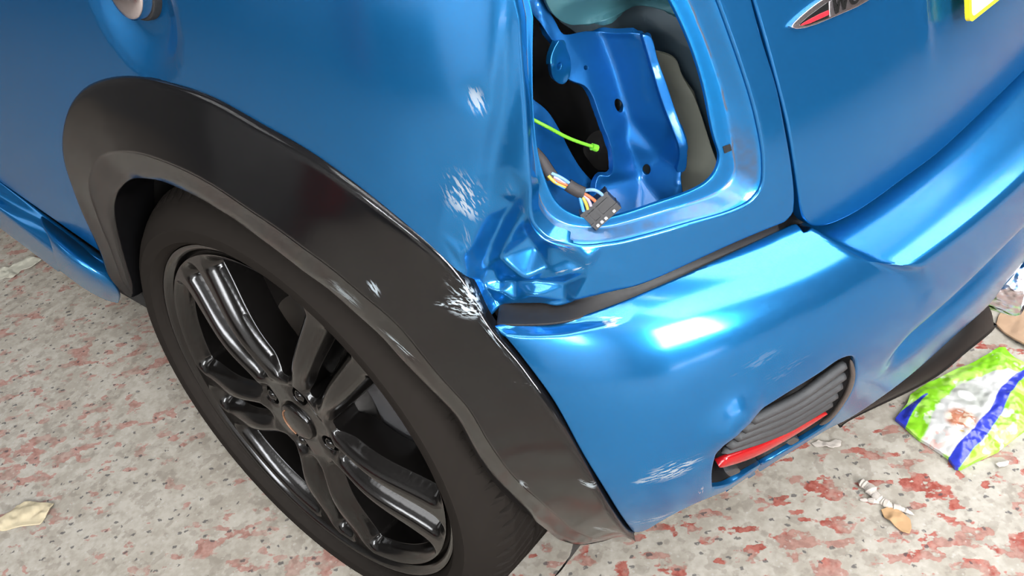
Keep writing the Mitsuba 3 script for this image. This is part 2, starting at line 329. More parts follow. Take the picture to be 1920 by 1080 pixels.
scene['tape_black'] = princ((.022, .018, .018), .7)
scene['wire_orange'] = plastic((.42, .10, .03), .3); scene['wire_pale'] = plastic((.13, .26, .44), .3); scene['wire_yellow'] = plastic((.42, .31, .04), .3)
scene['wire_white'] = plastic((.34, .29, .40), .3); scene['wire_blue'] = plastic((.06, .25, .55), .3)
scene['plug_black'] = plastic((.022, .022, .024), .3); scene['pin_grey'] = plastic((.36, .35, .34), .3)
scene['badge_black'] = plastic((.008, .008, .008), .08); scene['badge_grey'] = two({'type': 'roughconductor', 'material': 'Cr', 'alpha': .25, 'specular_reflectance': .45}); scene['badge_red'] = plastic((.55, .02, .03), .08)
scene['plate_yellow'] = plastic((.85, .62, .02), .1); scene['plate_face'] = plastic((.93, .86, .50), .1)
# ---------------------------------------------------------------- the garage
x0, x1, y0, y1, H = ROOM
def struct(key, m, b): add(key, m, b, label=None, kind='structure')
struct('floor', trimesh.Trimesh([(x0, y0, 0), (x1, y0, 0), (x1, y1, 0), (x0, y1, 0)], [(0, 1, 2), (0, 2, 3)], process=False), 'floor_paint')
struct('ceiling', box(x0, x1, y0, y1, H, H + .1), 'ceiling_sheet')
struct('wall_left', box(x0, x1, y0 - .1, y0, 0, H), 'wall_light')
struct('wall_right', box(x0, x1, y1, y1 + .1, 0, H), 'wall_paint')
struct('wall_front', box(x0 - .1, x0, y0, y1, 0, H), 'wall_dark')
struct('wall_back', box(x1, x1 + .1, y0, y1, 0, H), 'wall_paint')
def wall_window(n, yc, zc, w, h, power, bars=4):
    x = x1 - .01
    v = np.array([(x - .02, yc - w / 2, zc - h / 2), (x - .02, yc + w / 2, zc - h / 2), (x - .02, yc + w / 2, zc + h / 2), (x - .02, yc - w / 2, zc + h / 2)])
    scene[f'window_{n}'] = mikit.ply(trimesh.Trimesh(v, [(0, 2, 1), (0, 3, 2)], process=False), 'panel_white', emitter={'type': 'area', 'radiance': {'type': 'rgb', 'value': power}})
    labels[f'window_{n}'] = {'kind': 'structure'}
    fr = [box(x - .06, x, yc - w / 2 - .05, yc + w / 2 + .05, zc + s * (h / 2 + .025) - .025, zc + s * (h / 2 + .025) + .025) for s in (-1, 1)]
    fr += [box(x - .06, x, y - .025, y + .025, zc - h / 2, zc + h / 2) for y in np.linspace(yc - w / 2 - .025, yc + w / 2 + .025, bars + 1)]
    add(f'window_{n}__frame', join(*fr), 'wall_paint')
wall_window(5, -1.55, 2.35, 1.5, 1.9, (60, 61, 62))
wall_window(6, -1.55, .16, 1.2, .07, (22, 22, 23), 2)
def side_window(n, xc, zc, w, h, power, bars=4):
    y = y0 + .03; v = np.array([(xc - w / 2, y, zc - h / 2), (xc + w / 2, y, zc - h / 2), (xc + w / 2, y, zc + h / 2), (xc - w / 2, y, zc + h / 2)])
    scene[f'window_{n}'] = mikit.ply(trimesh.Trimesh(v, [(0, 2, 1), (0, 3, 2)], process=False), 'panel_white', emitter={'type': 'area', 'radiance': {'type': 'rgb', 'value': power}})
    labels[f'window_{n}'] = {'kind': 'structure'}
    fr = [box(xc - w / 2 - .05, xc + w / 2 + .05, y0, y0 + .06, zc + s * (h / 2 + .025) - .025, zc + s * (h / 2 + .025) + .025) for s in (-1, 1)]
    fr += [box(x - .025, x + .025, y0, y0 + .06, zc - h / 2, zc + h / 2) for x in np.linspace(xc - w / 2 - .025, xc + w / 2 + .025, bars + 1)]
    add(f'window_{n}__frame', join(*fr), 'wall_paint')
side_window(7, 1.6, 2.55, 2.6, .8, (28, 28.6, 29.2))
for k in range(1, 5): labels[f'window_{k}'] = {'kind': 'structure'}

# ---------------------------------------------------------------- the car
FUEL = (236, -24)
CAR_LABEL = 'metallic blue hatchback, its rear corner crushed and the tail lamp taken out'
tag('car', CAR_LABEL, 'car')
SEAM_BODY = [(919, 602), (963, 591), (1059, 579), (1115, 558), (1189, 538), (1281, 500), (1393, 449), (1474, 416)]
LAMP_OUT = [(976, 40), (979, 110), (984, 189), (990, 283), (994, 340), (994, 385), (1000, 420), (1022, 445), (1074, 459), (1133, 459), (1207, 444), (1300, 418), (1374, 396), (1410, 376), (1430, 345), (1432, 300), (1419, 220), (1397, 142), (1372, 69), (1347, 0)]
LAMP_HOLE = [(1005, 40), (1003, 94), (1002, 189), (1006, 268), (1013, 315), (1024, 352), (1039, 386), (1060, 409), (1096, 424), (1133, 427), (1170, 420), (1244, 396), (1319, 369), (1349, 350), (1366, 325), (1370, 300), (1363, 277), (1344, 183), (1322, 104), (1286, 19), (1276, 0)]
z_up = .96
def top_of(surf_px, z): q = BODY.trace([surf_px])[0]; return q
_lo, _ro = BODY.trace([LAMP_OUT[0]])[0], BODY.trace([LAMP_OUT[-1]])[0]
_lh, _rh = BODY.trace([LAMP_HOLE[0]])[0], BODY.trace([LAMP_HOLE[-1]])[0]
TOP_OUT = np.array([_ro, (_ro[0] - .012, _ro[1] + .03), (_ro[0] - .035, .955), (.5 * (_lo[0] + _ro[0]), .968), (_lo[0] + .03, .955), (_lo[0] + .003, .92), _lo])
TOP_HOLE = np.array([_rh, (_rh[0] - .010, _rh[1] + .025), (_rh[0] - .03, .938), (.5 * (_lh[0] + _rh[0]), .95), (_lh[0] + .022, .938), (_lh[0] + .003, .91), _lh])
lamp_out = [('px', LAMP_OUT, True), ('uv', TOP_OUT, True)]
lamp_hole = [('px', LAMP_HOLE, True), ('uv', TOP_HOLE, True)]
SHUT = [(1488, 400), (1490, 375), (1485, 316), (1470, 229), (1457, 166), (1431, 81), (1409, 0)]
_sh = BODY.trace([SHUT[-1]])[0]
_sl = BODY.trace([(0, 341)])[0]
quarter_edge = [('px', SEAM_BODY, True), ('px', SHUT, True), ('uv', [_sh, (_sh[0] - .012, .95), (_sh[0] - .03, 1.04)], True), ('uv', [(_sh[0] - .03, 1.04), (-2.4, 1.04)], False),
                ('uv', [(-2.4, 1.04), (-2.4, .52), _sl], False), ('px', [(0, 341), (100, 411), (196, 478)], False),
                ('px', [(196, 478), (184, 446), (162, 394), (145, 344), (133, 300), (130, 262), (134, 235), (146, 203), (165, 178), (195, 163), (240, 157), (285, 162), (335, 176), (400, 200), (480, 243), (600, 316), (700, 392), (780, 460), (850, 550), (890, 592), (919, 602)], True)]
VB = .42
CK = 1.5
def dent(px, amp, w, st=1.0, ang=0.0):
    c = BODY.trace([px])[0]; ca, sa = math.cos(ang), math.sin(ang)
    def fn(u, v):
        x, y = (u - c[0]) * ca + (v - c[1]) * sa, -(u - c[0]) * sa + (v - c[1]) * ca
        return amp * np.exp(-(x / (w * st)) ** 2 - (y / w) ** 2)
    return fn
crush = [crumple(BODY, [(985, 400, -.002), (968, 432, -.003), (950, 465, -.005), (932, 502, -.009), (914, 537, -.016), (981, 432, -.007), (980, 447, -.012), (988, 470, -.015), (1004, 492, -.015), (1030, 513, -.006), (1066, 512, -.001), (1106, 508, .001),
    (998, 423, -.001), (1022, 446, .000), (1074, 461, .001), (1100, 480, .003), (1133, 461, 0), (1034, 474, -.006), (1068, 492, -.003),
    (940, 543, -.013), (985, 534, -.006), (1050, 521, -.002), (925, 562, -.017), (960, 552, -.014), (1000, 546, -.010), (1060, 543, -.007), (930, 569, -.012), (1000, 559, -.003), (1078, 561, .001), (963, 582, -.009), (1059, 575, -.005), (918, 604, -.015),
    (975, 372, -.004), (958, 400, -.009), (938, 434, -.012), (910, 487, -.013), (896, 530, -.013), (890, 556, -.012), (930, 375, -.002), (905, 420, -.003), (880, 470, -.003), (862, 480, 0), (872, 530, -.003), (820, 430, 0), (850, 350, 0), (955, 320, 0), (990, 340, 0),
    (1150, 458, 0), (1200, 450, 0), (1165, 515, 0), (1130, 553, 0), (1200, 536, 0)], blur=.0022, gain=1.45)]
quarter_disp = [*crush, ridge(BODY, [(968, -60), (958, 60), (950, 180), (928, 290), (914, 400), (903, 500)], [-.002, -.003, -.005, -.007, -.006, -.003], .016, w2=.009),
                ridge(BODY, [(893, 182), (898, 190)], -.0016, .008, taper=False), ridge(BODY, [(835, 340), (870, 330)], -.003, .030, taper=False)]
_fc = BODY.trace([FUEL])[0]
def filler_dish(u, v):
    r = np.hypot(u - _fc[0], v - _fc[1] + .010); return -.013 * sst(.070, .034, r) - .0012 * sst(.072, .0705, r)
quarter_disp.append(filler_dish)
panel('car__quarter_panel', BODY, quarter_edge, [lamp_out], .0042, 'quarter_paint', quarter_disp, fine=(.27, .475, .585, .80, .0019))

# the recess that the tail lamp sat in
def lamp_recess():
    a, b = uvloop(BODY, lamp_out, .004, 1.0), uvloop(BODY, lamp_hole, .004, 1.0)
    n = 420
    def even(q):
        q = np.vstack([q, q[:1]]); s = np.concatenate([[0], np.cumsum(np.linalg.norm(np.diff(q, axis=0), axis=1))]); t = np.linspace(0, s[-1], n, endpoint=False)
        return np.stack([np.interp(t, s, q[:, k]) for k in (0, 1)], 1)
    a, b = even(a), even(b)
    # pair the loops by the direction from the middle
    c = b.mean(0); g = np.linspace(-math.pi, math.pi, n, endpoint=False)
    def polar(q):
        th = np.unwrap(np.arctan2(q[:, 1] - c[1], q[:, 0] - c[0])); r = np.linalg.norm(q - c, axis=1)
        if th[-1] < th[0]: th, r = th[::-1], r[::-1]
        th2 = np.concatenate([th - 2 * math.pi, th, th + 2 * math.pi]); r2 = np.tile(r, 3); o = np.argsort(th2)
        return np.interp(g, th2[o], r2[o])
    ra, rb = polar(a), polar(b)
    prof = [(0, 0, .0005), (0, 0, .0016), (.04, 0, .0030), (.16, 0, .0062), (.30, 0, .0098), (.42, 0, .0128), (.49, 0, .0142), (.56, 0, .0147), (.70, 0, .0147), (.86, 0, .0145), (.97, 0, .0145), (1, 0, .0150), (1.004, 0, .0162), (1.004, 0, .0178)]
    rows = []
    for k, _, dz in prof:
        r = ra * (1 - k) + rb * k + .003 * (k == 0); u = c[0] + r * np.cos(g); v = c[1] + r * np.sin(g)
        dd = sum(f(c[0] + ra * np.cos(g), c[1] + ra * np.sin(g)) for f in quarter_disp) * max(0, 1 - k) ** 1.5
        rows.append(BODY(u, v) + BODY.normal(u, v) * (dd - dz)[:, None])
    m = len(rows); V = np.vstack(rows); F = []
    for i in range(m - 1):
        p = np.arange(n) + i * n; q = np.roll(np.arange(n), -1) + i * n
        F += [np.stack([p, q, q + n], 1), np.stack([p, q + n, p + n], 1)]
    return V, np.vstack(F), np.stack([np.tile(g, m), np.repeat([p[0] for p in prof], n)], 1)
_V, _F, _uv = lamp_recess()
add('car__tail_lamp_recess', (_V, _F), 'recess_paint', True, uv=_uv)

# tailgate
HATCH_L = [(1415, 0), (1438, 79), (1461, 164), (1479, 239), (1492, 316), (1499, 365), (1505, 400), (1513, 416), (1528, 424), (1545, 423), (1588, 407), (1637, 377), (1690, 338), (1756, 289), (1809, 241), (1860, 192), (1920, 133)]
_h0, _h1 = BODY.trace([HATCH_L[0]])[0], BODY.trace([HATCH_L[-1]])[0]
tailgate_disp = [ridge(BODY, [(1725, -60), (1733, 30), (1741, 90), (1752, 130)], [.003, .003, .002, 0], .006)]
panel('car__tailgate', BODY, [('px', HATCH_L, True), ('uv', [_h1, (1.0, _h1[1]), (1.45, _h1[1] + .01), (1.45, 1.04)], False), ('uv', [(1.45, 1.04), (_h0[0] - .03, 1.04)], False), ('uv', [(_h0[0] - .03, 1.04), (_h0[0] - .012, .95), _h0], True)], [], .006, 'blue_paint', tailgate_disp)

# bumper
BUMP_TOP = [(928, 612), (975, 611), (1040, 605), (1100, 588), (1190, 556), (1281, 516), (1393, 463), (1476, 424), (1489, 418), (1497, 421), (1508, 436)]
BUMP_BOT = [(1920, 500), (1889, 527), (1863, 562), (1796, 625), (1718, 695), (1650, 747), (1581, 791), (1548, 807), (1460, 862), (1370, 917), (1312, 941), (1240, 978), (1200, 998), (1188, 999)]
BUMP_ARCH = [(1188, 999), (1172, 978), (1135, 920), (1092, 850), (1040, 755), (990, 685), (950, 635), (928, 612)]
VENT = [(1336, 916), (1335, 890), (1342, 850), (1358, 820), (1385, 795), (1425, 768), (1480, 735), (1540, 698), (1585, 670), (1600, 668), (1606, 680), (1606, 705), (1597, 735), (1578, 765), (1556, 792), (1535, 808), (1490, 836), (1440, 865), (1390, 894), (1355, 913)]
_bt, _bb = BUMP.trace([BUMP_TOP[-1]])[0], BUMP.trace([BUMP_BOT[0]])[0]
groove = ridge(BUMP, [(1706, 652), (1780, 590), (1860, 515), (1930, 445), (2010, 375)], -.016, .016, vs=VB, taper=False)
vent_lip = ridge(BUMP, [(1345, 918), (1440, 868), (1540, 808), (1600, 745), (1610, 690)], [.0005, .001, .001, .0005, 0], .010, vs=VB)
vent_flare = ridge(BUMP, [(1346, 850), (1356, 812), (1385, 778), (1430, 750)], [.001, .010, .009, .001], .017, vs=VB)
bdent = crumple(BUMP, [(925, 603, -.004), (975, 610, -.008), (1030, 607, -.010), (1090, 605, -.006), (1150, 602, -.001), (1180, 600, 0), (1100, 578, -.006), (1190, 551, 0), (1040, 594, -.006), (980, 632, 0), (1060, 628, 0), (940, 622, -.004)], VB, .003)
panel('car__bumper', BUMP, [('px', BUMP_TOP, False), ('uv', [_bt, (_bt[0] + .02, .05), (1.2, .04), (1.45, .04)], False), ('uv', [(1.45, .04), (1.45, .98), (_bb[0] + .02, .98), _bb], False), ('px', BUMP_BOT, True), ('px', BUMP_ARCH, True)],
      [[('px', VENT + VENT[:1], True)]], .0042, 'bumper_paint', [groove, vent_lip, vent_flare, bdent], vs=VB, fine=(.33, .50, .0, .17, .0024), hole_depth=.006)
def loft(G, nu, nv, thick=0.0, kx=3, ky=3):
    """a smooth sheet through the grid of points G (rows, columns, 3)"""
    from scipy.interpolate import RectBivariateSpline
    G = np.asarray(G, float); a, b = np.arange(G.shape[0]), np.arange(G.shape[1])
    A, B = np.linspace(0, a[-1], nu), np.linspace(0, b[-1], nv)
    P = np.stack([RectBivariateSpline(a, b, G[..., k], kx=min(kx, len(a) - 1), ky=min(ky, len(b) - 1))(A, B) for k in range(3)], -1)
    return grid_mesh(P, thick)
def grid_mesh(P, thick=0.0, closed=False):
    nu, nv = P.shape[:2]; i, j = np.meshgrid(np.arange(nu - 1), np.arange(nv if closed else nv - 1), indexing='ij'); j2 = (j + 1) % nv
    F = np.stack([i * nv + j, (i + 1) * nv + j, (i + 1) * nv + j2, i * nv + j2], -1).reshape(-1, 4); F = np.vstack([F[:, :3], F[:, [0, 2, 3]]])
    P = P.reshape(-1, 3)
    if not thick: return P, F
    N = vnormals(P, F)
    if (N * (CAM - P)).sum() < 0: F, N = F[:, ::-1], -N
    ring = np.concatenate([np.arange(nv), np.arange(1, nu) * nv + nv - 1, (nu - 1) * nv + np.arange(nv - 2, -1, -1), np.arange(nu - 2, 0, -1) * nv])
    return hem(P, F, [ring], thick * .5, thick, 2)
def depth_pt(px, back, surf=BODY): uv = surf.trace([px]); return surf(uv[:, 0], uv[:, 1])[0] + ray_of(px)[0] * back
def at_z(px, z): return on_plane(px, (0, 0, z), (0, 0, 1))
def tube(P, r, sides=8, caps=True):
    P = np.asarray(P, float); R = np.broadcast_to(r, (len(P),)); t = np.gradient(P, axis=0); t /= np.linalg.norm(t, axis=1, keepdims=True) + 1e-12
    a = np.cross(t, [.31, .2, .93]); a /= np.linalg.norm(a, axis=1, keepdims=True); b = np.cross(t, a); g = np.arange(sides) * 2 * math.pi / sides
    V = P[:, None] + R[:, None, None] * (np.cos(g)[None, :, None] * a[:, None] + np.sin(g)[None, :, None] * b[:, None])
    V, F = grid_mesh(V, closed=True)
    if caps:
        n = len(V); V = np.vstack([V, P[0], P[-1]]); k = np.arange(sides); k2 = (k + 1) % sides; m = n - sides
        F = np.vstack([F, np.stack([k * 0 + n, k, k2], 1), np.stack([k * 0 + n + 1, m + k2, m + k], 1)])
    return V, F

# side sill and its end cap
_rows = [((0, 341), (192, 479), .020), ((0, 350), (192, 487), .010), ((0, 374), (120, 455), -.002), ((0, 394), (120, 487), -.014), ((0, 412), (116, 499), -.006), ((0, 424), (112, 508), .030)]
G = []
for a, b, y in _rows:
    P = on_plane([a, b], (0, y, 0), (0, 1, 0)); d = (P[0] - P[1]) / np.linalg.norm(P[0] - P[1]); G.append([P[1] + d * s for s in (0, .12, .3, .8, 1.7)])
G.append([p + [0, .10, -.01] for p in G[-1]])
add('car__side_sill', loft(G, 60, 24, .004), 'blue_paint', True)
_cap = [[((80, 404), .012), (118, 432), (158, 461), (194, 487)], [(84, 424), (128, 456), (172, 490), (206, 512)], [(95, 456), (132, 488), (176, 520), (216, 538)], [(104, 488), (140, 520), (180, 545), (221, 556)], [(109, 505), (145, 532), (182, 555), (219, 568)]]
_cap[0][0] = (80, 404)
_cy = [[.012, .012, .013, .015], [-.004, -.006, -.004, .004], [-.018, -.022, -.014, .004], [-.012, -.012, -.002, .010], [.020, .020, .022, .026]]
G = [[on_plane([p], (0, y, 0), (0, 1, 0))[0] for p, y in zip(r, yr)] for r, yr in zip(_cap, _cy)]
add('car__sill_end_cap', loft(G, 40, 40, .004), 'blue_paint', True)

# wheel arch trim
ARCH_OUT = [(246, 557), (220, 536), (205, 516), (195, 490), (177, 442), (156, 394), (138, 344), (125, 300), (121, 262), (124, 230), (136, 194), (157, 167), (189, 150), (239, 142), (283, 146), (340, 160), (394, 178), (441, 202), (500, 236), (567, 272), (647, 325), (722, 382), (778, 428), (830, 472), (866, 511), (890, 548)]
ARCH_OUT2 = [(905, 580), (933, 623), (975, 672), (1000, 705), (1042, 765), (1075, 822), (1098, 863), (1118, 900), (1138, 935), (1158, 966), (1176, 991), (1189, 1002)]
ARCH_IN = [((254, 556), .012), ((236, 505), .009), ((222, 458), .007), ((212, 415), .005), ((211, 383), .004), ((222, 357), .003), ((241, 342), .004), ((270, 339), .001), ((311, 347), -.001), ((360, 369), -.004), ((422, 405), -.007), ((496, 458), -.009), ((560, 507), -.008), ((610, 543), -.004), ((657, 584), .000), ((710, 632), .002),
           ((750, 676), .004), ((800, 730), .007), ((854, 790), .010), ((885, 848), .012), ((913, 892), .016), ((936, 920), .022), ((996, 973), .040), ((1024, 995), .056), ((1050, 1014), .066), ((1090, 1023), .078), ((1125, 1017), .090), ((1155, 1007), .100), ((1187, 1003), .119)]
def arch_rows():
    a = BODY.trace(ARCH_OUT); b = BUMP.trace(ARCH_OUT2)
    Po = np.vstack([BODY(a[:, 0], a[:, 1]), BUMP(b[:, 0], b[:, 1])]); No = np.vstack([BODY.normal(a[:, 0], a[:, 1]), BUMP.normal(b[:, 0], b[:, 1])])
    c = np.array([.003, 0, .303]); ang = np.degrees(np.arctan2(Po[:, 2] - c[2], Po[:, 0] - c[0])); ang = np.where(ang < -120, ang + 360, ang)
    o = np.column_stack([Po, No]); so = np.concatenate([[0], np.cumsum(np.linalg.norm(np.diff(Po, axis=0), axis=1))])
    Pi = np.array([on_plane([p], (0, y, 0), (0, 1, 0))[0] for p, y in ARCH_IN]); si = np.concatenate([[0], np.cumsum(np.linalg.norm(np.diff(Pi, axis=0), axis=1))])
    ai = np.degrees(np.arctan2(Pi[:, 2] - c[2], Pi[:, 0] - c[0])); ai = np.where(ai < -120, ai + 360, ai)
    n = 360; k = np.linspace(0, 1, n)
    So = CubicSpline(so / so[-1], o)(k); Po, No = So[:, :3], So[:, 3:]; No /= np.linalg.norm(No, axis=1, keepdims=True)
    # the inner line, met at the angles of the outer one and closing up with it at both ends
    ao = np.interp(k, so / so[-1], ang); f = PchipInterpolator(si, Pi); t = np.linspace(0, si[-1], 4000); at = np.interp(t, si, np.minimum.accumulate(ai))
    kk = np.interp(-ao, -at, t / si[-1]); mixw = sst(.0, .12, k) * (1 - sst(.72, .93, k)); kk = kk * mixw + k * (1 - mixw); kk = np.maximum.accumulate(kk)
    from scipy.ndimage import gaussian_filter1d
    kk = gaussian_filter1d(kk, 6, mode='nearest'); kk[0], kk[-1] = 0, 1
    Pi = f(kk * si[-1])
    No = gaussian_filter1d(No, 9, axis=0, mode='nearest'); d = np.linalg.norm(Po - CAM, axis=1); Po = CAM + (Po - CAM) * (gaussian_filter1d(d, 9, mode='nearest') / d)[:, None]
    y = np.array([0, -1.0, 0])
    w = Pi - Po; L = np.linalg.norm(w, axis=1, keepdims=True); w = w / L
    e = np.minimum(1, L / .09)                                   # narrow ends have a thinner bead
    R = [Po - No * .010, Po + No * .0005 * e, Po + No * .0030 * e + w * .0012 * e, Po + No * .0052 * e + w * .0036 * e, Po + No * .0064 * e + w * .0075 * e, Po + No * .0068 * e + w * .012 * e]
    end = sst(.80, .93, k)[:, None]
    bul = .0115 * e ** 2 * (1 - end) * (.35 + .65 * sst(.08, .40, k)[:, None])
    nm = No * .45 + y * .55
    for q, h in ((.26, .40), (.40, .61), (.54, .82), (.63, .96)):
        R.append(Po + (Pi - Po) * q + (No * .0068 * e * (1 - q) + nm * bul * h))
    R.append(Po + (Pi - Po) * .655 + (No * .0023 * e + nm * bul)); R.append(Po + (Pi - Po) * .68 + nm * bul * .88)
    R += [Po + (Pi - Po) * .85 + nm * bul * .45, Pi - w * .003, Pi + (-y) * .004 + w * .0005, Pi + np.array([0, .022, 0]) + w * .001, Pi + np.array([0, .06, 0]) - w * .002]
    return np.stack(R)
ARCH = arch_rows()
_aq, _av = px_of(ARCH[3:-2].reshape(-1, 3)), ARCH[3:-2].reshape(-1, 3)
def on_arch(px): return _av[np.linalg.norm(_aq - px, axis=1).argmin()]
_sa = [(on_arch((872, 572)), .013, (1, 0, -.05), 1.9, .95), (on_arch((820, 574)), .0024, (1, 0, .05), 10, .9), (on_arch((640, 552)), .011, (.8, 0, -.6), 2.2, .4), (on_arch((685, 595)), .006, (.8, 0, -.6), 6, .45), (on_arch((748, 648)), .006, (.8, 0, -.6), 5, .6), (on_arch((890, 556)), .011, (.75, 0, -.66), 3.2, .85), (on_arch((930, 620)), .004, (.6, .1, -.8), 14, .6),
       (on_arch((708, 532)), .006, (.4, 0, -.9), 1.8, .6), (on_arch((975, 912)), .008, (.3, 0, -.9), 1.5, .6), (on_arch((1090, 912)), .007, (.7, .3, -.2), 1.5, .6), (on_arch((1145, 990)), .008, (.9, .3, .1), 3, .7), (on_arch((970, 727)), .0025, (1, .1, 0), 9, .6)]
scene['arch_paint'] = plastic(scuffed((.004, .004, .0045), _sa), .02, 1.5)
V, F = grid_mesh(ARCH)
add('car__wheel_arch_trim', (V, F[:, ::-1] if (vnormals(V, F) * (CAM - V)).sum() < 0 else F), 'arch_paint', 38)

# wheel
CB = .043; WN = np.array([0, -math.cos(CB), math.sin(CB)]); WU = np.array([0, math.sin(CB), math.cos(CB)]); WC = np.array([.002, .010, .303])
def wheel_pt(q): q = np.asarray(q, float); return WC + q[..., 0:1] * np.array([1.0, 0, 0]) + q[..., 1:2] * WU + q[..., 2:3] * WN   # across, up, outwards
def revolve(prof, n=180, r_mod=None):
    prof = np.asarray(prof, float); g = np.arange(n) * 2 * math.pi / n
    r = prof[:, 0][:, None] + np.zeros(n); o = prof[:, 1][:, None] + np.zeros(n)
    if r_mod is not None: r = r + r_mod(g[None, :], o)
    V, F = grid_mesh(wheel_pt(np.stack([r * np.cos(g), r * np.sin(g), o], -1)), closed=True)
    return V, F
def tyre():
    pr = [(.226, -.012), (.238, -.014), (.245, -.012), (.2475, -.007), (.2482, .001), (.251, .006), (.256, .0105), (.266, .012), (.272, .0118), (.274, .0105), (.281, .007), (.288, .001), (.293, -.005), (.298, -.011), (.3025, -.018), (.3065, -.027)]
    pr += [(r, o) for r, o in zip(.308 + .002 * np.sin(np.linspace(0, math.pi, 64)), np.linspace(-.030, -.170, 64))]
    pr += [(.3065, -.174), (.3025, -.183), (.293, -.197), (.27, -.208), (.245, -.2), (.234, -.19)]
    N = 84
    def mod(g, o):
        ph = (g * N / (2 * math.pi) + (o + .03) * 22) % 1.0
        lat = np.where((o < -.012) & (o > -.066), sst(.16, .08, np.abs(ph - .5)) * sst(-.010, -.024, o), 0)
        ph2 = (g * N / (2 * math.pi) * .5 + np.sin((o + .07) * 40) * .6) % 1.0
        lat2 = np.where((o < -.076) & (o > -.125), sst(.07, .03, np.abs(ph2 - .5)), 0)
        circ = sum(sst(.0038, .0022, np.abs(o + c)) for c in (.070, .100, .132))
        return -.0055 * np.clip(np.maximum(np.maximum(lat, lat2), circ), 0, 1)
    return revolve(pr, N * 14, mod)
V, F = tyre(); add('car__wheel__tyre', (V, F), 'rubber', 30)
V, F = revolve([(.229, -.05), (.2305, -.018), (.234, -.011), (.2385, -.0035), (.2435, -.0004), (.2465, -.0008), (.2475, -.004), (.246, -.010)], 240); lip = trimesh.Trimesh(V, F, process=False)
V, F = revolve([(.2295, -.02), (.226, -.04), (.216, -.06), (.208, -.085), (.205, -.13), (.207, -.19)], 160); barrel = trimesh.Trimesh(V, F, process=False)
def rim_face():
    def circ(r, n=160): return Point(0, 0).buffer(r, n)
    shape = circ(.069)
    for k in range(5):
        m = math.radians(126 + 72 * k)
        for s in (-1, 1):
            a0, a1 = m + s * math.radians(20), m + s * math.radians(8.6)
            p0 = np.array([math.cos(a0), math.sin(a0)]) * .060; p1 = np.array([math.cos(a1), math.sin(a1)]) * .226
            d = (p1 - p0) / np.linalg.norm(p1 - p0); nn = np.array([-d[1], d[0]])
            shape = shape.union(Polygon([p0 + nn * .0135, p1 + nn * .0225, p1 - nn * .0225, p0 - nn * .0135]))
    shape = shape.union(circ(.2315).difference(circ(.2165)))
    shape = shape.buffer(.006).buffer(-.013).buffer(.007)
    big = max(getattr(shape, 'geoms', [shape]), key=lambda g: g.area)
    for k in range(4):
        a = math.radians(160 + 90 * k); big = big.difference(Point(.05 * math.cos(a), .05 * math.sin(a)).buffer(.0135, 24))
    big = big.difference(circ(.0275, 32))
    h = .0019
    loops = [curve(np.array(big.exterior.coords), h, False)[:-1]] + [curve(np.array(i.coords), h if len(i.coords) < 3 else h * .8, False)[:-1] for i in big.interiors if Polygon(i).area > 5e-5]
    q, F, rings = fill(loops, h)
    r = np.linalg.norm(q, axis=1); dist = np.min([cKDTree(l).query(q)[0] for l in loops[1:]], axis=0)
    o = .003 + .004 * sst(.060, .12, r) - .012 * sst(.12, .228, r) - .004 * sst(.070, .055, r)
    o = o - .017 * np.clip(1 - dist / .0165, 0, 1) ** 2 * sst(.04, .10, r) - .0015 * np.clip(1 - dist / .005, 0, 1) ** 2
    P = np.column_stack([q, o])
    if (vnormals(P, F)[:, 2]).sum() < 0: F = F[:, ::-1]
    P, F = hem(P, F, rings[1:], .0012, .036, 2, (0, 0, 1.0))
    return trimesh.Trimesh(wheel_pt(P), F, process=False)
add('car__wheel__rim', join(lip, rim_face()), 'wheel_black', 50)
add('car__wheel__barrel', barrel, 'barrel_dust', 50)
V, F = revolve([(.0001, .0065), (.012, .0062), (.020, .0053), (.0250, .0035), (.0268, .001), (.0268, -.016)], 64)
add('car__wheel__centre_cap', (V, F), 'wheel_black', 40)
g = np.radians(np.linspace(125, 255, 40)); add('car__wheel__centre_cap_ring', tube(wheel_pt(np.stack([.0205 * np.cos(g), .0205 * np.sin(g), +.0056 + 0 * g], -1)), .0011, 6), 'copper', True)
for k in range(4):
    a = math.radians(160 + 90 * k); m = trimesh.creation.cylinder(.0085, .016, sections=6); m2 = trimesh.creation.cylinder(.0105, .004, sections=24); m2.apply_translation([0, 0, -.008])
    m = join(m, m2, trimesh.creation.icosphere(2, .0078).apply_translation([0, 0, .004])); m.apply_translation([.05 * math.cos(a), .05 * math.sin(a), -.012])
    add('car__wheel__lug_nut', trimesh.Trimesh(wheel_pt(m.vertices), m.faces, process=False), 'wheel_black', 30)
V, F = revolve([(.05, -.040), (.07, -.042), (.073, -.075), (.075, -.082), (.130, -.082), (.1305, -.094), (.075, -.094)], 96)
add('car__brake_disc', (V, F), 'disc_steel', 30)
def caliper():
    g = np.radians(np.linspace(-12, 46, 24)); R = []
    for r, o in ((.085, -.058), (.085, -.106), (.150, -.106), (.153, -.085), (.148, -.060), (.135, -.054), (.10, -.053), (.085, -.058)):
        R.append(wheel_pt(np.stack([r * np.cos(g), r * np.sin(g), o + 0 * g], -1)))
    R = np.stack(R); V, F = grid_mesh(R); a = R[:, 0], R[:, -1]; m = [trimesh.Trimesh(V, F, process=False)]
    for e in a: m.append(trimesh.Trimesh(np.vstack([e, e.mean(0)]), [(i, i + 1, len(e)) for i in range(len(e) - 1)], process=False))
    return join(*m)
add('car__brake_caliper', caliper(), 'caliper_grey', 30)

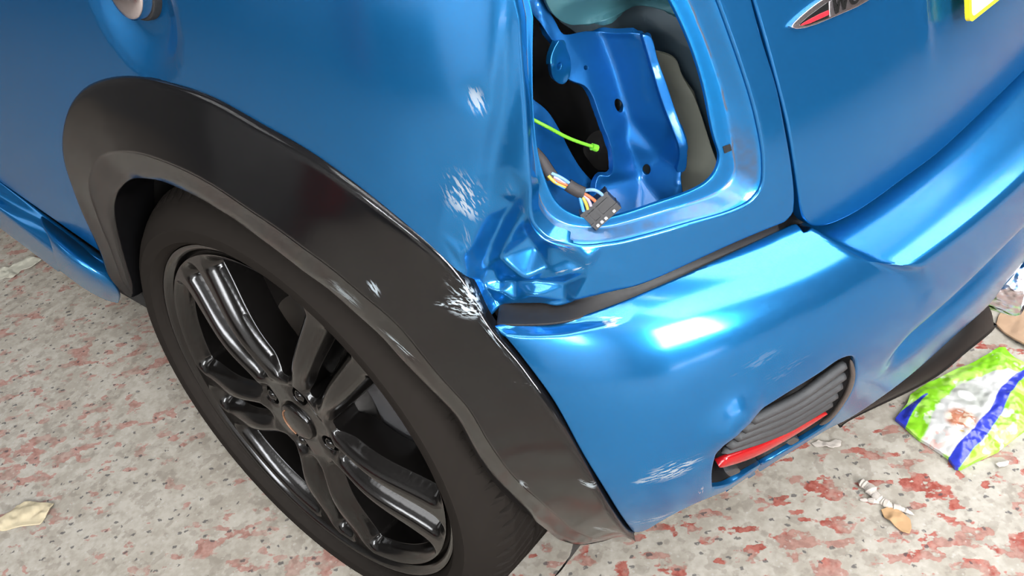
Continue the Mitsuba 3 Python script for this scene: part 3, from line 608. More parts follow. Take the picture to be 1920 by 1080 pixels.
# inside of the arch, floor pan, inner skins: what closes the body behind its panels
g = np.radians(np.linspace(-32, 216, 90)); yy = [.035, .05, .12, .24, .30]
V, F = grid_mesh(np.stack([np.stack([.003 + .352 * np.cos(g), y + .03 * (1 - sst(25, -15, np.degrees(g))) * 0 + .05 * sst(30, -10, np.degrees(g)) * (y < .1), .303 + .352 * np.sin(g)], -1) for y in yy]))
back = trimesh.Trimesh(np.vstack([np.stack([.003 + .352 * np.cos(g), .30 + 0 * g, .303 + .352 * np.sin(g)], -1), [[.003, .30, .303]]]), [(i, i + 1, 90) for i in range(89)], process=False)
add('car__arch_liner', join((V, F), back), 'liner_felt', 40)
add('car__underbody', join(box(-2.6, -.40, .22, 1.55, .20, .23), box(-.40, .40, .31, 1.4, .20, .23), box(-2.6, .40, .10, 1.6, 1.02, 1.05), box(-2.62, -2.58, .06, 1.6, .17, 1.05), box(-2.6, .44, 1.56, 1.6, .2, 1.05)), 'matt_black')
def inner_skin():
    lamp = Polygon(uvloop(BODY, lamp_out, .01, 1)).buffer(.006)
    sh = Polygon([(-2.4, .30), (1.40, .30), (1.40, 1.03), (-2.4, 1.03)]).difference(Point(.003, .303).buffer(.356, 64)).difference(lamp)
    sh = max(getattr(sh, 'geoms', [sh]), key=lambda g: g.area)
    loops = [curve(np.array(sh.exterior.coords), .012, False)[:-1]] + [curve(np.array(i.coords), .008, False)[:-1] for i in sh.interiors]
    panel('car__inner_skin', BODY, None, None, .02, 'matt_black', back=.030, loops=loops)
    v = Polygon(uvloop(BUMP, [('px', VENT + VENT[:1], True)], .006, VB)).buffer(.016)
    sh = Polygon([(.34, .05 * VB), (.585, .05 * VB), (.62, .42 * VB), (1.40, .45 * VB), (1.40, .80 * VB), (.62, .78 * VB), (.47, .90 * VB), (.40, .95 * VB)]).difference(v)
    loops = [curve(np.array(sh.exterior.coords), .01, False)[:-1]] + [curve(np.array(i.coords), .008, False)[:-1] for i in sh.interiors]
    panel('car__bumper_carrier', BUMP, None, None, .015, 'matt_black', back=.022, vs=VB, loops=loops, depth=.006)
inner_skin()

# ---- the vent in the bumper: louvres, red reflector, brackets
def slab(pts, r, sides=10, flat=1.0):
    return tube(pts, r, sides)
def bar_mesh(px, back, ry, surf=BUMP, n=36, sides=12, end=.25, depth=None):
    """a bar that runs along the traced line, ry = half its height (m) along it"""
    c = curve(px, 3); uv = surf.trace(c); P = surf(uv[:, 0], uv[:, 1]) + ray_of(c) * np.interp(np.linspace(0, 1, len(c)), np.linspace(0, 1, np.size(back)), np.ravel(back))[:, None]
    k = np.linspace(0, 1, n); s = np.linspace(0, 1, len(P)); P = np.stack([np.interp(k, s, P[:, j]) for j in range(3)], 1)
    t = np.gradient(P, axis=0); t /= np.linalg.norm(t, axis=1, keepdims=True)
    N = surf.normal(*surf.trace([c[len(c) // 2]])[0]); up = np.cross(N, t); up /= np.linalg.norm(up, axis=1, keepdims=True); out = np.cross(t, up)
    R = np.interp(k, np.linspace(0, 1, np.size(ry)), np.ravel(ry)) * np.clip(np.minimum(k, 1 - k) / max(end, 1e-3) , 0, 1) ** .4
    g = np.arange(sides) * 2 * math.pi / sides; dd = depth or .006
    V = P[:, None] + R[:, None, None] * np.cos(g)[None, :, None] * up[:, None] + (np.minimum(R, dd)[:, None, None] if depth is None else dd) * np.sin(g)[None, :, None] * out[:, None]
    V, F = grid_mesh(V, closed=True); m = trimesh.Trimesh(V, F, process=False)
    caps = [trimesh.Trimesh(np.vstack([V[a:a + sides], V[a:a + sides].mean(0)]), [(i, (i + 1) % sides, sides) for i in range(sides)], process=False) for a in (0, len(V) - sides)]
    return join(m, *caps)
_va = np.array([(1586, 680), (1585, 700), (1579, 718), (1570, 736), (1560, 752)]); _vb = np.array([(1405, 789), (1388, 805), (1374, 821), (1361, 836), (1352, 850)])
for a, b in zip(_va, _vb):
    m = .5 * (a + b) + [3, 3 + 6]
    add('car__bumper_vent__louvre', bar_mesh([a, .5 * (a + m) + [0, 1], m, .5 * (b + m) + [0, 1], b], .020, .0052, end=.03), 'grille_grey', True)
vl = uvloop(BUMP, [('px', VENT + VENT[:1], True)], .004, VB)
def vent_box():
    rows = []
    u, v = vl[:, 0], vl[:, 1] / VB; P, N = BUMP(u, v), BUMP.normal(u, v); c = P.mean(0); Nm = N.mean(0) / np.linalg.norm(N.mean(0))
    for d, k in ((.004, 1.004), (.018, .99), (.040, .97)): rows.append(c + (P - c) * k - Nm * d)
    V, F = grid_mesh(np.stack(rows), closed=True); n = len(P); e = np.vstack([V[-n:], V[-n:].mean(0)])
    return join((V, F), trimesh.Trimesh(e, [(i, (i + 1) % n, n) for i in range(n)], process=False))
add('car__bumper_vent__vent_housing', vent_box(), 'black_plastic', 40)
add('car__bumper_vent__frame_edge', bar_mesh([(1594, 674), (1599, 695), (1592, 728), (1576, 757), (1556, 782), (1536, 797)], .014, .0030, end=.1), 'frame_brown', True)
add('car__bumper_vent__red_reflector', bar_mesh([(1344, 868), (1372, 860), (1412, 846), (1460, 822), (1505, 796), (1546, 770)], [.009, .008, .008, .010], [.0080, .0095, .0098, .0088, .0074, .0044], end=.05, depth=.0045), 'red_lens', True, 'long red reflector')
for q in ([(1363, 886), (1382, 880), (1388, 886), (1371, 893)], [(1475, 829), (1489, 822), (1498, 827), (1484, 835)]):
    q = np.array(q, float); add('car__bumper_vent__bracket', sheet3(q, [(*p, .012) for p in q], 3, rnd=False, surf=BUMP, thick=.003), 'grille_grey', 30)

# ---- black lower edge under the bumper and the exhaust tip
_vt = np.array([(1575, 796), (1634, 757), (1718, 697), (1796, 627), (1836, 592), (1858, 574)], float); _vb2 = np.array([(1578, 797), (1641, 762), (1744, 711), (1800, 668), (1842, 634), (1864, 612)], float)
uvt = BUMP.trace(_vt); Pt = BUMP(uvt[:, 0], uvt[:, 1]) - BUMP.normal(uvt[:, 0], uvt[:, 1]) * .004
rows = [Pt]
for k, dz in ((.45, .014), (.85, .030), (.97, .036), (1.0, .040)):
    px = _vt + (_vb2 - _vt) * k; rows.append(np.array([at_z([p], q[2] - dz)[0] for p, q in zip(px, Pt)]))
rows.append(rows[-1] + np.array([-.03, .02, .004]))
add('car__lower_valance', loft(np.stack(rows), 30, 40, .003), 'valance_black', True)
def exhaust():
    c = on_plane([(1932, 536)], (.640, 0, 0), (1, 0, 0))[0]; g = np.arange(48) * 2 * math.pi / 48
    R = [(.020, .036), (.004, .037), (0, .040), (.004, .043), (.012, .0445), (.05, .044), (.12, .042)]
    wob = 1 + .02 * np.sin(3 * g + .5) + .012 * np.sin(7 * g)
    V, F = grid_mesh(np.stack([np.stack([c[0] - o + 0 * g, c[1] + r * wob * np.cos(g), c[2] + r * wob * np.sin(g)], -1) for o, r in R]), closed=True)
    e = np.vstack([V[:48], V[:48].mean(0)])
    return join((V, F)), trimesh.Trimesh(e, [(i, (i + 1) % 48, 48) for i in range(48)], process=False)
_ex, _exb = exhaust(); add('car__exhaust_tip', _ex, 'chrome_crumpled', 50, 'chrome exhaust tip'); add('car__exhaust_tip__bore', _exb, 'matt_black')

# ---- inside the tail lamp opening
def sheet(key, out, ctrl, mat, label=None, holes=(), h=6, **k): return add(key, sheet3(np.array(out, float), ctrl, h, [np.array(q, float) for q in holes], **k), mat, 40, label)
def oval(cx, cy, a, b, t=0, n=14):
    g = np.arange(n) * 2 * math.pi / n; t = math.radians(t); return np.stack([cx + a * np.cos(g) * math.cos(t) - b * np.sin(g) * math.sin(t), cy + a * np.cos(g) * math.sin(t) + b * np.sin(g) * math.cos(t)], 1)
sheet('car__inner_panel', [(985, -60), (1020, 5), (1040, 40), (1058, 66), (1100, 60), (1150, 64), (1212, 69), (1224, 98), (1240, 148), (1256, 196), (1272, 240), (1281, 272), (1281, 296), (1275, 318), (1277, 350), (1278, 430), (1200, 470), (1130, 470), (1118, 350), (1125, 330), (1140, 332), (1150, 322), (1150, 290), (1144, 265), (1134, 240), (1122, 205), (1112, 178), (1098, 160), (1072, 150), (1060, 140), (1050, 100), (1040, 80), (1020, 50), (985, 0)],
      [(1040, 40, .058), (1060, 66, .060), (1060, 140, .060), (1112, 178, .064), (1144, 265, .068), (1150, 322, .072), (985, -60, .05), (1125, 62, .086), (1150, 130, .088), (1175, 215, .088), (1190, 300, .088), (1212, 69, .058), (1240, 148, .056), (1272, 240, .052), (1281, 285, .050), (1276, 318, .058), (1236, 292, .078), (1278, 430, .045), (1200, 470, .045), (1130, 470, .045), (1118, 350, .074), (1200, 332, .088), (1170, 262, .086), (1100, 120, .068)],
      'inner_paint', holes=[oval(1161, 198, 8, 15, -18), oval(1212, 318, 8.5, 11, 0), oval(1099, 127, 5, 6)], h=5)
sheet('car__inner_panel__edge_fold', [(1206, 66), (1216, 68), (1230, 104), (1246, 150), (1262, 198), (1278, 242), (1287, 272), (1287, 298), (1280, 322), (1272, 322), (1275, 300), (1274, 275), (1262, 240), (1240, 180), (1222, 120)], [(1212, 69, .056), (1240, 148, .055), (1281, 272, .048), (1276, 320, .058), (1230, 120, .057), (1262, 205, .054)], 'inner_paint', h=4)
sheet('car__lower_inner_panel', [(960, 150), (1003, 190), (1022, 205), (1045, 238), (1072, 290), (1090, 318), (1112, 342), (1160, 400), (1200, 470), (1080, 470), (1000, 430), (960, 330)], [(960, 150, .07), (1003, 195, .07), (1060, 270, .085), (1100, 330, .090), (1050, 350, .060), (1010, 300, .050), (1150, 400, .070), (1080, 470, .035), (990, 400, .03)], 'inner_paint')
sheet('car__lamp_bracket', [(1049, 78), (1057, 76), (1062, 92), (1068, 108), (1070, 128), (1066, 146), (1056, 157), (1044, 152), (1036, 134), (1034, 112), (1040, 92)], [(1049, 78, .050), (1057, 76, .058), (1068, 115, .060), (1048, 120, .046), (1056, 157, .056), (1036, 120, .040)], 'blue_paint', holes=[oval(1049, 124, 5, 9, 12)], h=3)
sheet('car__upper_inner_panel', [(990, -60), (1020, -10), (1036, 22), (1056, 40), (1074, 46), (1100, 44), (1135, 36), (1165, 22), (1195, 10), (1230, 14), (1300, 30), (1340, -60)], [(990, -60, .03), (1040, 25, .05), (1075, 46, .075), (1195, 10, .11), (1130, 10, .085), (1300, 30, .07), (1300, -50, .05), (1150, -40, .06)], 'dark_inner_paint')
sheet('car__trim_foam', [(1226, 98), (1250, 104), (1266, 112), (1276, 138), (1298, 178), (1318, 230), (1334, 280), (1346, 316), (1350, 352), (1330, 410), (1276, 430), (1272, 330), (1279, 300), (1277, 250), (1258, 190), (1240, 140)], [(1250, 104, .110), (1298, 178, .105), (1340, 300, .095), (1270, 330, .11), (1260, 190, .12), (1330, 410, .08)], 'olive_plastic', 'olive grey sheet')
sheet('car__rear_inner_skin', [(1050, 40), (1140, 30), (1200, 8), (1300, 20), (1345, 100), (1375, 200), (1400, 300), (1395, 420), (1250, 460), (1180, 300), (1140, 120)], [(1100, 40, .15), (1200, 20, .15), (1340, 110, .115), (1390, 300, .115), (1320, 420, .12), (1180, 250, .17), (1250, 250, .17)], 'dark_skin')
sheet('car__cavity_back', [(960, -40), (1060, 0), (1140, 120), (1190, 260), (1180, 400), (1060, 420), (960, 300)], [(960, -40, .20), (1100, 150, .21), (1060, 400, .17), (1180, 330, .20)], 'matt_black')
sheet('car__sound_foam', [(1098, 268), (1112, 250), (1130, 246), (1142, 262), (1148, 290), (1143, 318), (1122, 318), (1104, 300), (1094, 282)], [(1100, 275, .125), (1122, 280, .105), (1145, 300, .115), (1120, 316, .12)], 'liner_felt')
def wire(key, px, back, r, mat, label=None, n=40):
    c = curve(px, 2); b = np.interp(np.linspace(0, 1, len(c)), np.linspace(0, 1, len(back)), back); uv = BODY.trace(c); P = BODY(uv[:, 0], uv[:, 1]) + ray_of(c) * b[:, None]
    return add(key, tube(curve(P, .0015), r, 8), mat, 50, label)
wire('car__green_cable_tie', [(985, 216), (1003, 226), (1030, 240), (1060, 256), (1090, 268), (1116, 276)], [.035, .040, .05, .06], .00145, 'tie_green', 'bright green cable tie')
wire('car__green_cable_tie__head', [(1110, 275), (1119, 278)], [.058, .060], .0030, 'tie_green')
H = 'car__wiring_loom'
wire(H + '__sleeve', [(1000, 285), (1018, 306), (1026, 318), (1036, 332)], [.030, .026, .024], .0050, 'tape_black')
wire(H + '__sleeve', [(1064, 346), (1080, 356), (1094, 362)], [.022, .020], .0050, 'tape_black')
for k, (c, a, b, lb) in enumerate([('wire_orange', [(1030, 327), (1042, 338), (1056, 344), (1068, 350)], [(1090, 361), (1104, 368), (1116, 377)], 'orange wire'), ('wire_pale', [(1034, 325), (1048, 331), (1060, 338), (1070, 346)], [(1094, 358), (1112, 356), (1130, 366)], 'pale blue wire'),
                                ('wire_yellow', [(1028, 329), (1040, 341), (1054, 348), (1066, 353)], [(1088, 364), (1096, 376), (1102, 392)], 'yellow wire'), ('wire_white', [(1032, 327), (1046, 335), (1060, 343)], [(1091, 363), (1101, 372), (1108, 386)], 'lilac wire'), ('wire_blue', [(1029, 330), (1042, 342), (1060, 352)], [(1087, 364), (1089, 376), (1094, 396)], 'blue wire')]):
    wire(H + '__wire', a, [.022 - .001 * (k % 3), .019, .020], .0014, c, lb); wire(H + '__wire', b, [.019, .016, .016], .0014, c, lb)
def plug():
    o = depth_pt((1089, 403), .016); a = depth_pt((1136, 360), .016); b = depth_pt((1166, 389), .012); e1, e2 = a - o, b - a; e2 = e2 - e1 * (e2 @ e1) / (e1 @ e1); n = np.cross(e1, e2); n /= np.linalg.norm(n)
    if n @ ray_of((1120, 395))[0] < 0: n = -n
    def bx(a0, a1, b0, b1, c0, c1): m = trimesh.creation.box(bounds=[(a0, b0, c0), (a1, b1, c1)]); return trimesh.Trimesh(o + m.vertices[:, :1] * e1 + m.vertices[:, 1:2] * e2 + m.vertices[:, 2:] * n, m.faces, process=False)
    body = [bx(0, 1, .0, 1, 0, .012), bx(-.03, 1.03, -.02, .10, -.001, .013), bx(.08, .92, .20, .28, -.0012, .0), bx(-.02, 1.02, .66, .72, -.0008, .012), bx(.40, .48, .10, .66, -.0010, 0), bx(.12, .18, .10, .66, -.0010, 0)]
    pins = [bx(.10 + .16 * k, .19 + .16 * k, .80, .93, -.0012, .001) for k in (0, 1, 2, 4)] + [bx(.08 + .18 * k, .18 + .18 * k, 1.0, 1.05, .003, .008) for k in range(5)]
    return body, pins
_bd, _pn = plug(); add(H + '__connector', join(*_bd), 'plug_black'); [add(H + '__connector_pin', m, 'pin_grey') for m in _pn]
# push-in clip holes in the flange
_fl = BODY.trace([(1384, 288)])[0]

# ---- filler cap, badge, number plate
def on_body(px, lift): uv = BODY.trace(px); return BODY(uv[:, 0], uv[:, 1]) + BODY.normal(uv[:, 0], uv[:, 1]) * lift
def disc_on_body(c_uv, prof, n=72, st=(1, 1), dx=0):
    P0, N = BODY(*c_uv), BODY.normal(*c_uv); e1 = BODY(c_uv[0] + .01, c_uv[1]) - P0; e1 /= np.linalg.norm(e1); e2 = np.cross(N, e1); g = np.arange(n) * 2 * math.pi / n
    return grid_mesh(np.stack([P0 + np.outer(r * st[0] * np.cos(g), e1) + np.outer(r * st[1] * np.sin(g), e2) + N * o for r, o in prof]), closed=True)
FC = BODY.trace([FUEL])[0]
V, F = disc_on_body(FC, [(.0001, .0075), (.010, .0075), (.020, .0062), (.0255, .0040), (.0275, .0015), (.0275, -.016)])
add('car__filler_cap', (V, F), 'chrome', 40, 'round chrome filler cap')
V, F = disc_on_body(FC, [(.0001, .0092), (.006, .0092), (.0085, .0082), (.009, .006)]); add('car__filler_cap__key_cover', (V, F), 'black_gloss', 40)
V, F = disc_on_body(FC, [(.0275, -.0075), (.0295, -.0075), (.0302, -.0095), (.0302, -.02)]); add('car__filler_cap__rubber_ring', (V, F), 'matt_black', 40)
def decal(px, lift, thick, mat, key, step=3, label=None):
    q = BODY.trace(curve(np.vstack([px, px[:1]]), step, False))[:-1]; q, F, rings = fill([q], .004); P = BODY(q[:, 0], q[:, 1]); N = BODY.normal(q[:, 0], q[:, 1]); P = P + N * lift
    if (vnormals(P, F) * N).sum() < 0: F = F[:, ::-1]
    P, F = hem(P, F, rings, .0006, thick, 2); return add(key, (P, F), mat, 40, label)
BADGE = [(1479, 50), (1482, 45), (1493, 34), (1508, 21), (1525, 8), (1542, -3), (1580, -24), (1640, -55), (1700, -85), (1712, -82), (1700, -60), (1660, -26), (1625, -2), (1601, 12), (1564, 28), (1526, 44), (1503, 51), (1488, 53)]
decal(np.array(BADGE, float), .0035, .0035, 'chrome_soft', 'car__badge', label='winged badge with red stripe')
decal(np.array([(1492, 46), (1508, 32), (1528, 17), (1545, 5), (1546, 33), (1526, 40), (1506, 47)], float), .0038, .0005, 'badge_black', 'car__badge__dark_field')
decal(np.array([(1548, 4), (1580, -16), (1640, -46), (1690, -70), (1655, -28), (1622, -4), (1600, 9), (1564, 25), (1549, 31)], float), .0038, .0005, 'badge_grey', 'car__badge__name_field')
decal(np.array([(1494, 47), (1509, 38), (1528, 28), (1546, 20), (1546, 27), (1528, 35), (1510, 43)], float), .0042, .0005, 'badge_red', 'car__badge__red_stripe')
def lettering():
    a, b = on_body([(1551, 29), (1612, -3)], .0042); e1 = (b - a) / np.linalg.norm(b - a); N = BODY.normal(*BODY.trace([(1580, 5)])[0]); e2 = np.cross(N, e1); m = meshkit.text_mesh('WORKS', .0135, .0008, True)
    v = m.vertices; return trimesh.Trimesh(a + np.outer(v[:, 0] + .22 * v[:, 1], e1) + np.outer(v[:, 1], e2) + np.outer(v[:, 2], N), m.faces, process=False)
add('car__badge__lettering', lettering(), 'badge_black')
def plate():
    a = on_body([(1783, 44)], .012)[0]; N = BODY.normal(*BODY.trace([(1850, 10)])[0]); e1 = on_body([(1842, 0)], .012)[0] - a; e1 -= N * (e1 @ N); e1 /= np.linalg.norm(e1); e2 = np.cross(N, e1)
    def rr(w0, w1, h0, h1, r, o0, o1):
        m = trimesh.creation.extrude_polygon(Polygon([(w0 + r, h0 + r), (w1 - r, h0 + r), (w1 - r, h1 - r), (w0 + r, h1 - r)]).buffer(r, 8), o1 - o0, engine='earcut'); v = m.vertices
        return trimesh.Trimesh(a + np.outer(v[:, 0], e1) + np.outer(v[:, 1], e2) + np.outer(v[:, 2] + o0, N), m.faces, process=False)
    add('car__number_plate', rr(0, .52, 0, .111, .006, 0, .004), 'plate_yellow', 40, 'yellow number plate'); add('car__number_plate__face', rr(.004, .516, .004, .107, .004, .0035, .0045), 'plate_face', 40)
plate()

# dirt-filled joint between the quarter panel and the bumper
_a = np.array(SEAM_BODY, float); _b2 = np.array([(928, 606), (975, 606), (1040, 601), (1100, 587), (1190, 560), (1281, 520), (1393, 468), (1470, 431)], float)
uva = BODY.trace(_a - [0, 6]); uvb = BUMP.trace(_b2 + [0, 4]); Pa = BODY(uva[:, 0], uva[:, 1]) - BODY.normal(uva[:, 0], uva[:, 1]) * .007; Pb = BUMP(uvb[:, 0], uvb[:, 1]) - BUMP.normal(uvb[:, 0], uvb[:, 1]) * .006
Pm = .5 * (Pa + Pb) - BODY.normal(uva[:, 0], uva[:, 1]) * .004
k = np.array([-.030, -.030, -.020, -.006, -.001, 0, 0, 0])[:, None] * np.array([.4, -.8, .1]) * -.6
add('car__bumper_joint', loft(np.stack([Pa + k * 0 - BODY.normal(uva[:, 0], uva[:, 1]) * np.array([.018, .016, .010, .004, 0, 0, 0, 0])[:, None], Pm - BODY.normal(uva[:, 0], uva[:, 1]) * np.array([.012, .010, .006, .002, 0, 0, 0, 0])[:, None], Pb]), 12, 60, .002), 'joint_dirt', True)
_ch = BODY.trace([(1376, 284), (1390, 279), (1393, 291), (1379, 297)]); _n = BODY.normal(_ch[:, 0], _ch[:, 1]); _p = BODY(_ch[:, 0], _ch[:, 1]) - _n * .0138
add('car__tail_lamp_recess__clip_hole', (np.vstack([_p, _p - _n * .006]), np.array([(0, 1, 2), (0, 2, 3), (0, 4, 5), (0, 5, 1), (1, 5, 6), (1, 6, 2), (2, 6, 7), (2, 7, 3), (3, 7, 4), (3, 4, 0)])), 'matt_black')

# ---------------------------------------------------------------- litter on the floor
def ground(px, z=0.0): return at_z(px, z)
def flat_bag():
    out = [(1678, 790), (1700, 762), (1706, 745), (1740, 722), (1776, 706), (1812, 690), (1846, 672), (1872, 655), (1884, 655), (1892, 668), (1902, 676), (1930, 690), (1965, 722), (1960, 770), (1935, 800), (1905, 822), (1870, 850), (1830, 868), (1800, 884), (1790, 882), (1776, 862), (1770, 858), (1740, 838), (1722, 828), (1700, 808)]
    L = curve(np.vstack([ground(out)[:, :2], ground(out)[:1, :2]]), .003, False)[:-1]
    q, F, rings = fill([L], .0032); d = cKDTree(L).query(q)[0]
    c = ground([(1800, 775)])[0, :2]; e1 = ground([(1880, 655)])[0, :2] - ground([(1790, 880)])[0, :2]; W = np.linalg.norm(e1); e1 /= W; e2 = np.array([-e1[1], e1[0]])
    uv = np.stack([(q - c) @ e1, (q - c) @ e2], 1)
    p3 = np.column_stack([q * 26, 0 * q[:, 0]]); f = meshkit.fbm(p3, 3, 5); f2 = meshkit.fbm(np.column_stack([q * 70, 0 * q[:, 0]]), 2, 9)
    h = .003 + .016 * (1 - np.exp(-d / .018)) * (.35 + .9 * f) + .010 * np.abs(f2 - .5) * np.clip(d / .006, .3, 1) + .006 * sst(.006, 0, d) * f
    top = np.column_stack([q, h]); bot = np.column_stack([q, np.full(len(q), .0012)]); n = len(q); r = rings[0]; r2 = np.roll(r, -1)
    side = np.vstack([np.stack([r, r + n, r2 + n], 1), np.stack([r, r2 + n, r2], 1)])
    if (vnormals(top, F)[:, 2]).sum() < 0: F = F[:, ::-1]
    V = np.vstack([top, bot]); F = np.vstack([F, F[:, ::-1] + n, side])
    return (V, F), c, e1, e2
_bag, BC, B1, B2 = flat_bag()
def poly_dist(x, y, pts, closed=False):
    pts = np.asarray(pts, float)[:, :2]; d = mi.Float(9); inside = mi.Float(-1); w = mi.Float(0); n = len(pts)
    for i in range(n if closed else n - 1):
        (ax, ay), (bx, by) = pts[i], pts[(i + 1) % n]; ex, ey = float(bx - ax), float(by - ay); L = ex * ex + ey * ey
        t = dr.clip(((x - float(ax)) * ex + (y - float(ay)) * ey) / L, 0, 1); dd = dr.sqrt(dr.square(x - float(ax) - ex * t) + dr.square(y - float(ay) - ey * t))
        w = dr.select(dd < d, (i + t) / max(n - 1, 1), w); d = dr.minimum(d, dd)
        if closed:
            c = ((y < float(ay)) & (y >= float(by))) | ((y >= float(ay)) & (y < float(by)))
            xi = float(ax) + (y - float(ay)) * (ex / (ey if abs(ey) > 1e-9 else 1e-9)); inside = dr.select(c & (x < xi), -inside, inside)
    return (dr.select(inside > 0, -d, d) if closed else d), w
BAG_PIC = ground([(1742, 804), (1748, 778), (1764, 752), (1790, 730), (1822, 712), (1860, 700), (1892, 694), (1915, 700), (1892, 724), (1866, 766), (1838, 804), (1800, 846), (1778, 852), (1750, 838), (1730, 820)], .012)
BAG_S1 = ground([(1935, 690), (1905, 712), (1884, 738), (1864, 776), (1836, 814), (1808, 842), (1788, 866)], .010)
BAG_S2 = ground([(1738, 742), (1716, 758), (1700, 774), (1684, 794)], .008)
BAG_F, BAG_P, BAG_G, BAG_W, BAG_B = (ground([q], .014)[0] for q in ((1800, 786), (1758, 822), (1822, 742), (1812, 742), (1806, 808)))
def bag_colour(p, n, uv):
    x, y = p.x, p.y; g = fbm(x * 90 + 4, y * 90, 1, 3); w = .006 * (fbm(x * 60, y * 60, 3, 2) - .5)
    def near(c, r, st=1.0, soft=.006): return smooth(soft, -soft, dr.sqrt(dr.square(x - float(c[0])) + dr.square((y - float(c[1])) * st)) - r + w)
    c = mix((.20, .50, .02), (.34, .60, .10), smooth(.45, .62, fbm(x * 45, y * 45, 7, 3)))
    c = mix(c, (.55, .60, .48), .7 * smooth(.62, .72, fbm(x * 70, y * 50, 9, 3)))
    d, _ = poly_dist(x, y, BAG_PIC, True); pic = smooth(.002, -.002, d + w)
    c = mix(c, (.46, .46, .445), pic); c = mix(c, (.30, .31, .28), pic * near(BAG_G, .024) * .8); c = mix(c, (.56, .56, .55), near(BAG_W, .011, 1.2, .002))
    c = mix(c, mix((.34, .12, .06), (.50, .37, .28), smooth(.42, .58, g)), pic * near(BAG_F, .020) * smooth(.22, .36, g) * .95)
    c = mix(c, (.42, .26, .04), near(BAG_B, .007, 1.0, .003) * smooth(.38, .5, g)); c = mix(c, (.55, .32, .28), near(BAG_P, .016) * smooth(.48, .6, fbm(x * 160, y * 160, 2, 2)) * .7)
    d1, t1 = poly_dist(x, y, BAG_S1); d2, t2 = poly_dist(x, y, BAG_S2)
    c = mix(c, (.022, .034, .34), smooth(.0012, -.0012, d1 - (.0055 + .0045 * t1) + w * .5))
    return mix(c, (.022, .034, .34), smooth(.0012, -.0012, d2 - (.001 + .010 * t2)))
scene['bag_print'] = two({'type': 'principled', 'base_color': mikit.proc(bag_colour), 'roughness': .28, 'specular': .6})
add('food_bag', _bag, 'bag_print', 40, 'crumpled green and white plastic food bag with blue stripes', 'food bag')
def scrap(key, px, mat, label, cat, lift=.004, amp=.008, freq=60, thick=.0012, h=.003, seed=1, group=None):
    L = ground(px)[:, :2]; L = curve(np.vstack([L, L[:1]]), h, False)[:-1]; q, F, rings = fill([L], h)
    f = meshkit.fbm(np.column_stack([q * freq, 0 * q[:, 0]]), 3, seed); P = np.column_stack([q, thick + .0008 + lift * sst(.35, .75, f) + amp * np.abs(f - .5)])
    P[:, 2] += .0
    if vnormals(P, F)[:, 2].sum() < 0: F = F[:, ::-1]
    V, F2 = hem(P, F, rings, thick * .4, thick, 2)
    return add(key, (V, F2), mat, 40, label, cat, group)
scene['paper_white'] = princ((.40, .36, .32), .9); scene['leaf_tan'] = princ((.36, .22, .11), .8); scene['card_tan'] = princ((.33, .215, .135), .85); scene['paper_tan'] = princ((.40, .34, .225), .85); scene['paper_grey'] = princ((.34, .33, .27), .85)
def rag():
    a = curve([*ground([(1613, 908), (1626, 916), (1640, 932), (1652, 942), (1668, 950), (1690, 956), (1714, 966)])], .002); b = curve([*ground([(1612, 938), (1632, 940), (1652, 944)])], .002)
    ms = []
    for c, w in ((a, [.0055, .0075, .0060, .0055, .0045, .0040, .0012]), (b, [.0015, .0040, .0035])):
        r = np.interp(np.linspace(0, 1, len(c)), np.linspace(0, 1, len(w)), w) * (1 + .16 * np.sin(np.arange(len(c)) * .9) + .10 * np.sin(np.arange(len(c)) * 2.3)); c = c + [0, 0, .001]; c[:, 2] = r * .75
        V, F = tube(c, r, 12); V[:, 2] = V[:, 2] * .8; V += .0012 * (meshkit.noise(V * 260, 3)[:, None] - .5); V[:, 2] = np.maximum(V[:, 2], .0003); ms.append((V, F))
    add('paper_rag', join(*ms), 'paper_white', 30, 'twisted white paper rag lying on the red stained floor', 'paper rag')
rag()
scrap('dry_leaf', [(1652, 958), (1668, 952), (1690, 962), (1706, 976), (1708, 992), (1704, 1003), (1690, 998), (1672, 984), (1658, 972)], 'leaf_tan', 'tan dry leaf beside the twisted white paper rag', 'leaf', .005, .008)
scrap('paper_shred', [(1522, 834), (1534, 828), (1552, 833), (1566, 826), (1577, 828), (1576, 838), (1560, 842), (1544, 838), (1530, 840)], 'paper_white', 'small white paper shred below the bumper vent', 'paper shred', .003, .006, 120)
scrap('paper_crumb', [(1866, 873), (1880, 868), (1892, 866), (1888, 874), (1872, 879)], 'paper_white', 'tiny white paper crumb near the green food bag', 'paper crumb', .002, .003, 150)
scrap('cardboard_piece', [(1868, 612), (1872, 596), (1888, 572), (1905, 560), (1960, 545), (1975, 600), (1960, 668), (1925, 656), (1900, 640), (1880, 624)], 'card_tan', 'flat piece of brown cardboard near the exhaust tip', 'cardboard', .006, .004, 18, .003)
scrap('torn_paper', [(-20, 508), (18, 504), (36, 492), (58, 484), (80, 490), (66, 500), (40, 508), (28, 522), (-20, 528)], 'paper_grey', 'torn pale paper beneath the blue side sill', 'paper', .004, .006, 40)
scrap('cardboard_flake', [(-14, 990), (10, 975), (34, 950), (60, 944), (84, 948), (103, 948), (92, 966), (76, 984), (40, 988), (4, 998)], 'paper_tan', 'tan cardboard flake on the bare floor left of the wheel', 'cardboard', .006, .006, 40, .002)
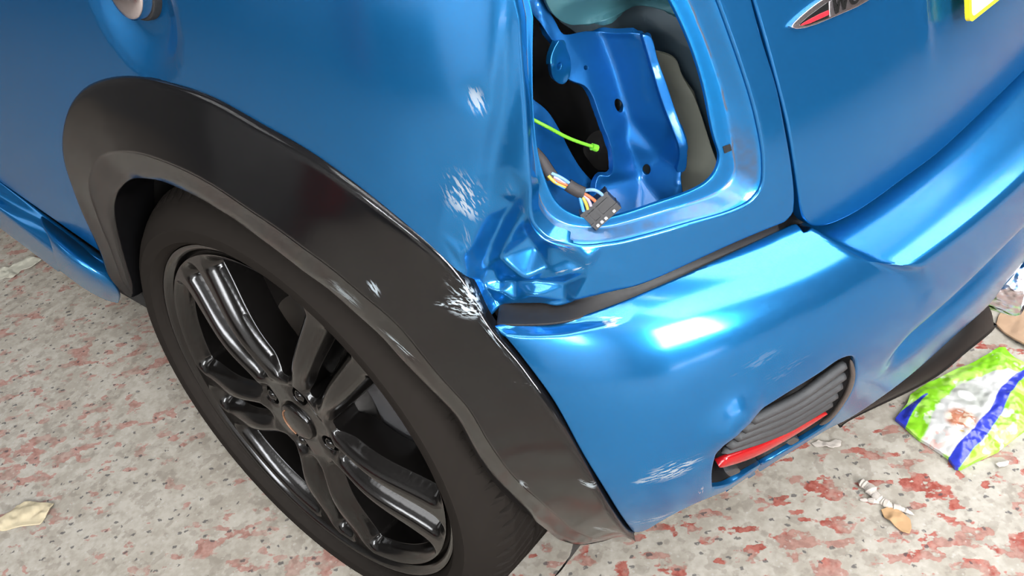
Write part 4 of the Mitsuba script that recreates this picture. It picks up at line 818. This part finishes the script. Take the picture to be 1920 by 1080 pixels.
# ---------------------------------------------------------------- what stands by the walls and shows in the paint
def cabinet():
    m = [box(-1.9, -1.2, -3.9, -3.3, .08, 1.0)]; t = 'tool_cabinet'
    tag(t, 'red steel tool cabinet standing by the side wall', 'tool cabinet')
    add(t + '__body', join(*m), 'cabinet_red')
    for k in range(4): add(t + '__drawer', box(-1.86, -1.24, -3.3, -3.28, .14 + .21 * k, .32 + .21 * k), 'cabinet_red'); add(t + '__handle', box(-1.75, -1.35, -3.28, -3.25, .27 + .21 * k, .30 + .21 * k), 'steel')
    for x in (-1.8, -1.3):
        for y in (-3.8, -3.4): c = trimesh.creation.cylinder(.045, .04, sections=20); c.apply_transform(trimesh.transformations.rotation_matrix(math.pi / 2, [1, 0, 0])); c.apply_translation([x, y, .045]); add(t + '__castor', c, 'rubber', 40)
scene['cabinet_red'] = plastic((.30, .012, .014), .1)
cabinet()
def bench():
    t = 'workbench'; tag(t, 'dark steel workbench with a wooden top by the side wall', 'workbench')
    add(t + '__top', box(-.9, 1.1, -4.1, -3.3, .82, .88), 'bench_wood'); add(t + '__shelf', box(-.85, 1.05, -4.05, -3.4, .25, .28), 'wall_dark'); add(t + '__back_panel', box(-.88, 1.08, -4.1, -4.06, 0.0, .82), 'matt_black')
    for x in (-.88, 1.0):
        for y in (-4.06, -3.4): add(t + '__leg', box(x, x + .07, y, y + .07, 0, .82), 'wall_dark')
scene['bench_wood'] = princ((.16, .085, .04), .6)
bench()

def tube_lamp(x, y, lab):
    t = 'tube_lamp' if 'tube_lamp' not in labels else 'tube_lamp_001'; tag(t, lab, 'lamp')
    scene[t + '__housing'] = mikit.ply(box(x - .8, x + .8, y - .06, y + .06, 3.40, 3.46), 'wall_light')
    c = trimesh.creation.cylinder(.018, 1.5, sections=16); c.apply_transform(trimesh.transformations.rotation_matrix(math.pi / 2, [0, 1, 0])); c.apply_translation([x, y, 3.36])
    scene[t + '__tube'] = mikit.ply(c, 'panel_white', True, emitter={'type': 'area', 'radiance': {'type': 'rgb', 'value': (40, 41, 42)}})
    for sx in (-.76, .76): add(t + '__holder', box(x + sx - .012, x + sx + .012, y - .02, y + .02, 3.345, 3.41), 'wall_light')
tube_lamp(1.6, -.02, 'long white tube lamp hanging under the roof above the car corner'); tube_lamp(1.6, 4.25, 'long white tube lamp hanging close to the right wall')

def rack():
    t = 'storage_cabinet'; tag(t, 'long dark steel storage cabinet behind the car', 'cabinet')
    add(t + '__body', box(2.95, 3.45, .5, 4.0, .05, 1.6), 'wall_dark'); add(t + '__plinth', box(2.99, 3.43, .53, 3.97, 0, .05), 'matt_black')
    for k in range(4): add(t + '__door', box(2.93, 2.95, .52 + .87 * k, 1.37 + .87 * k, .08, 1.57), 'wall_dark'); add(t + '__handle', box(2.91, 2.93, 1.27 + .87 * k, 1.30 + .87 * k, .75, .95), 'steel')
rack()
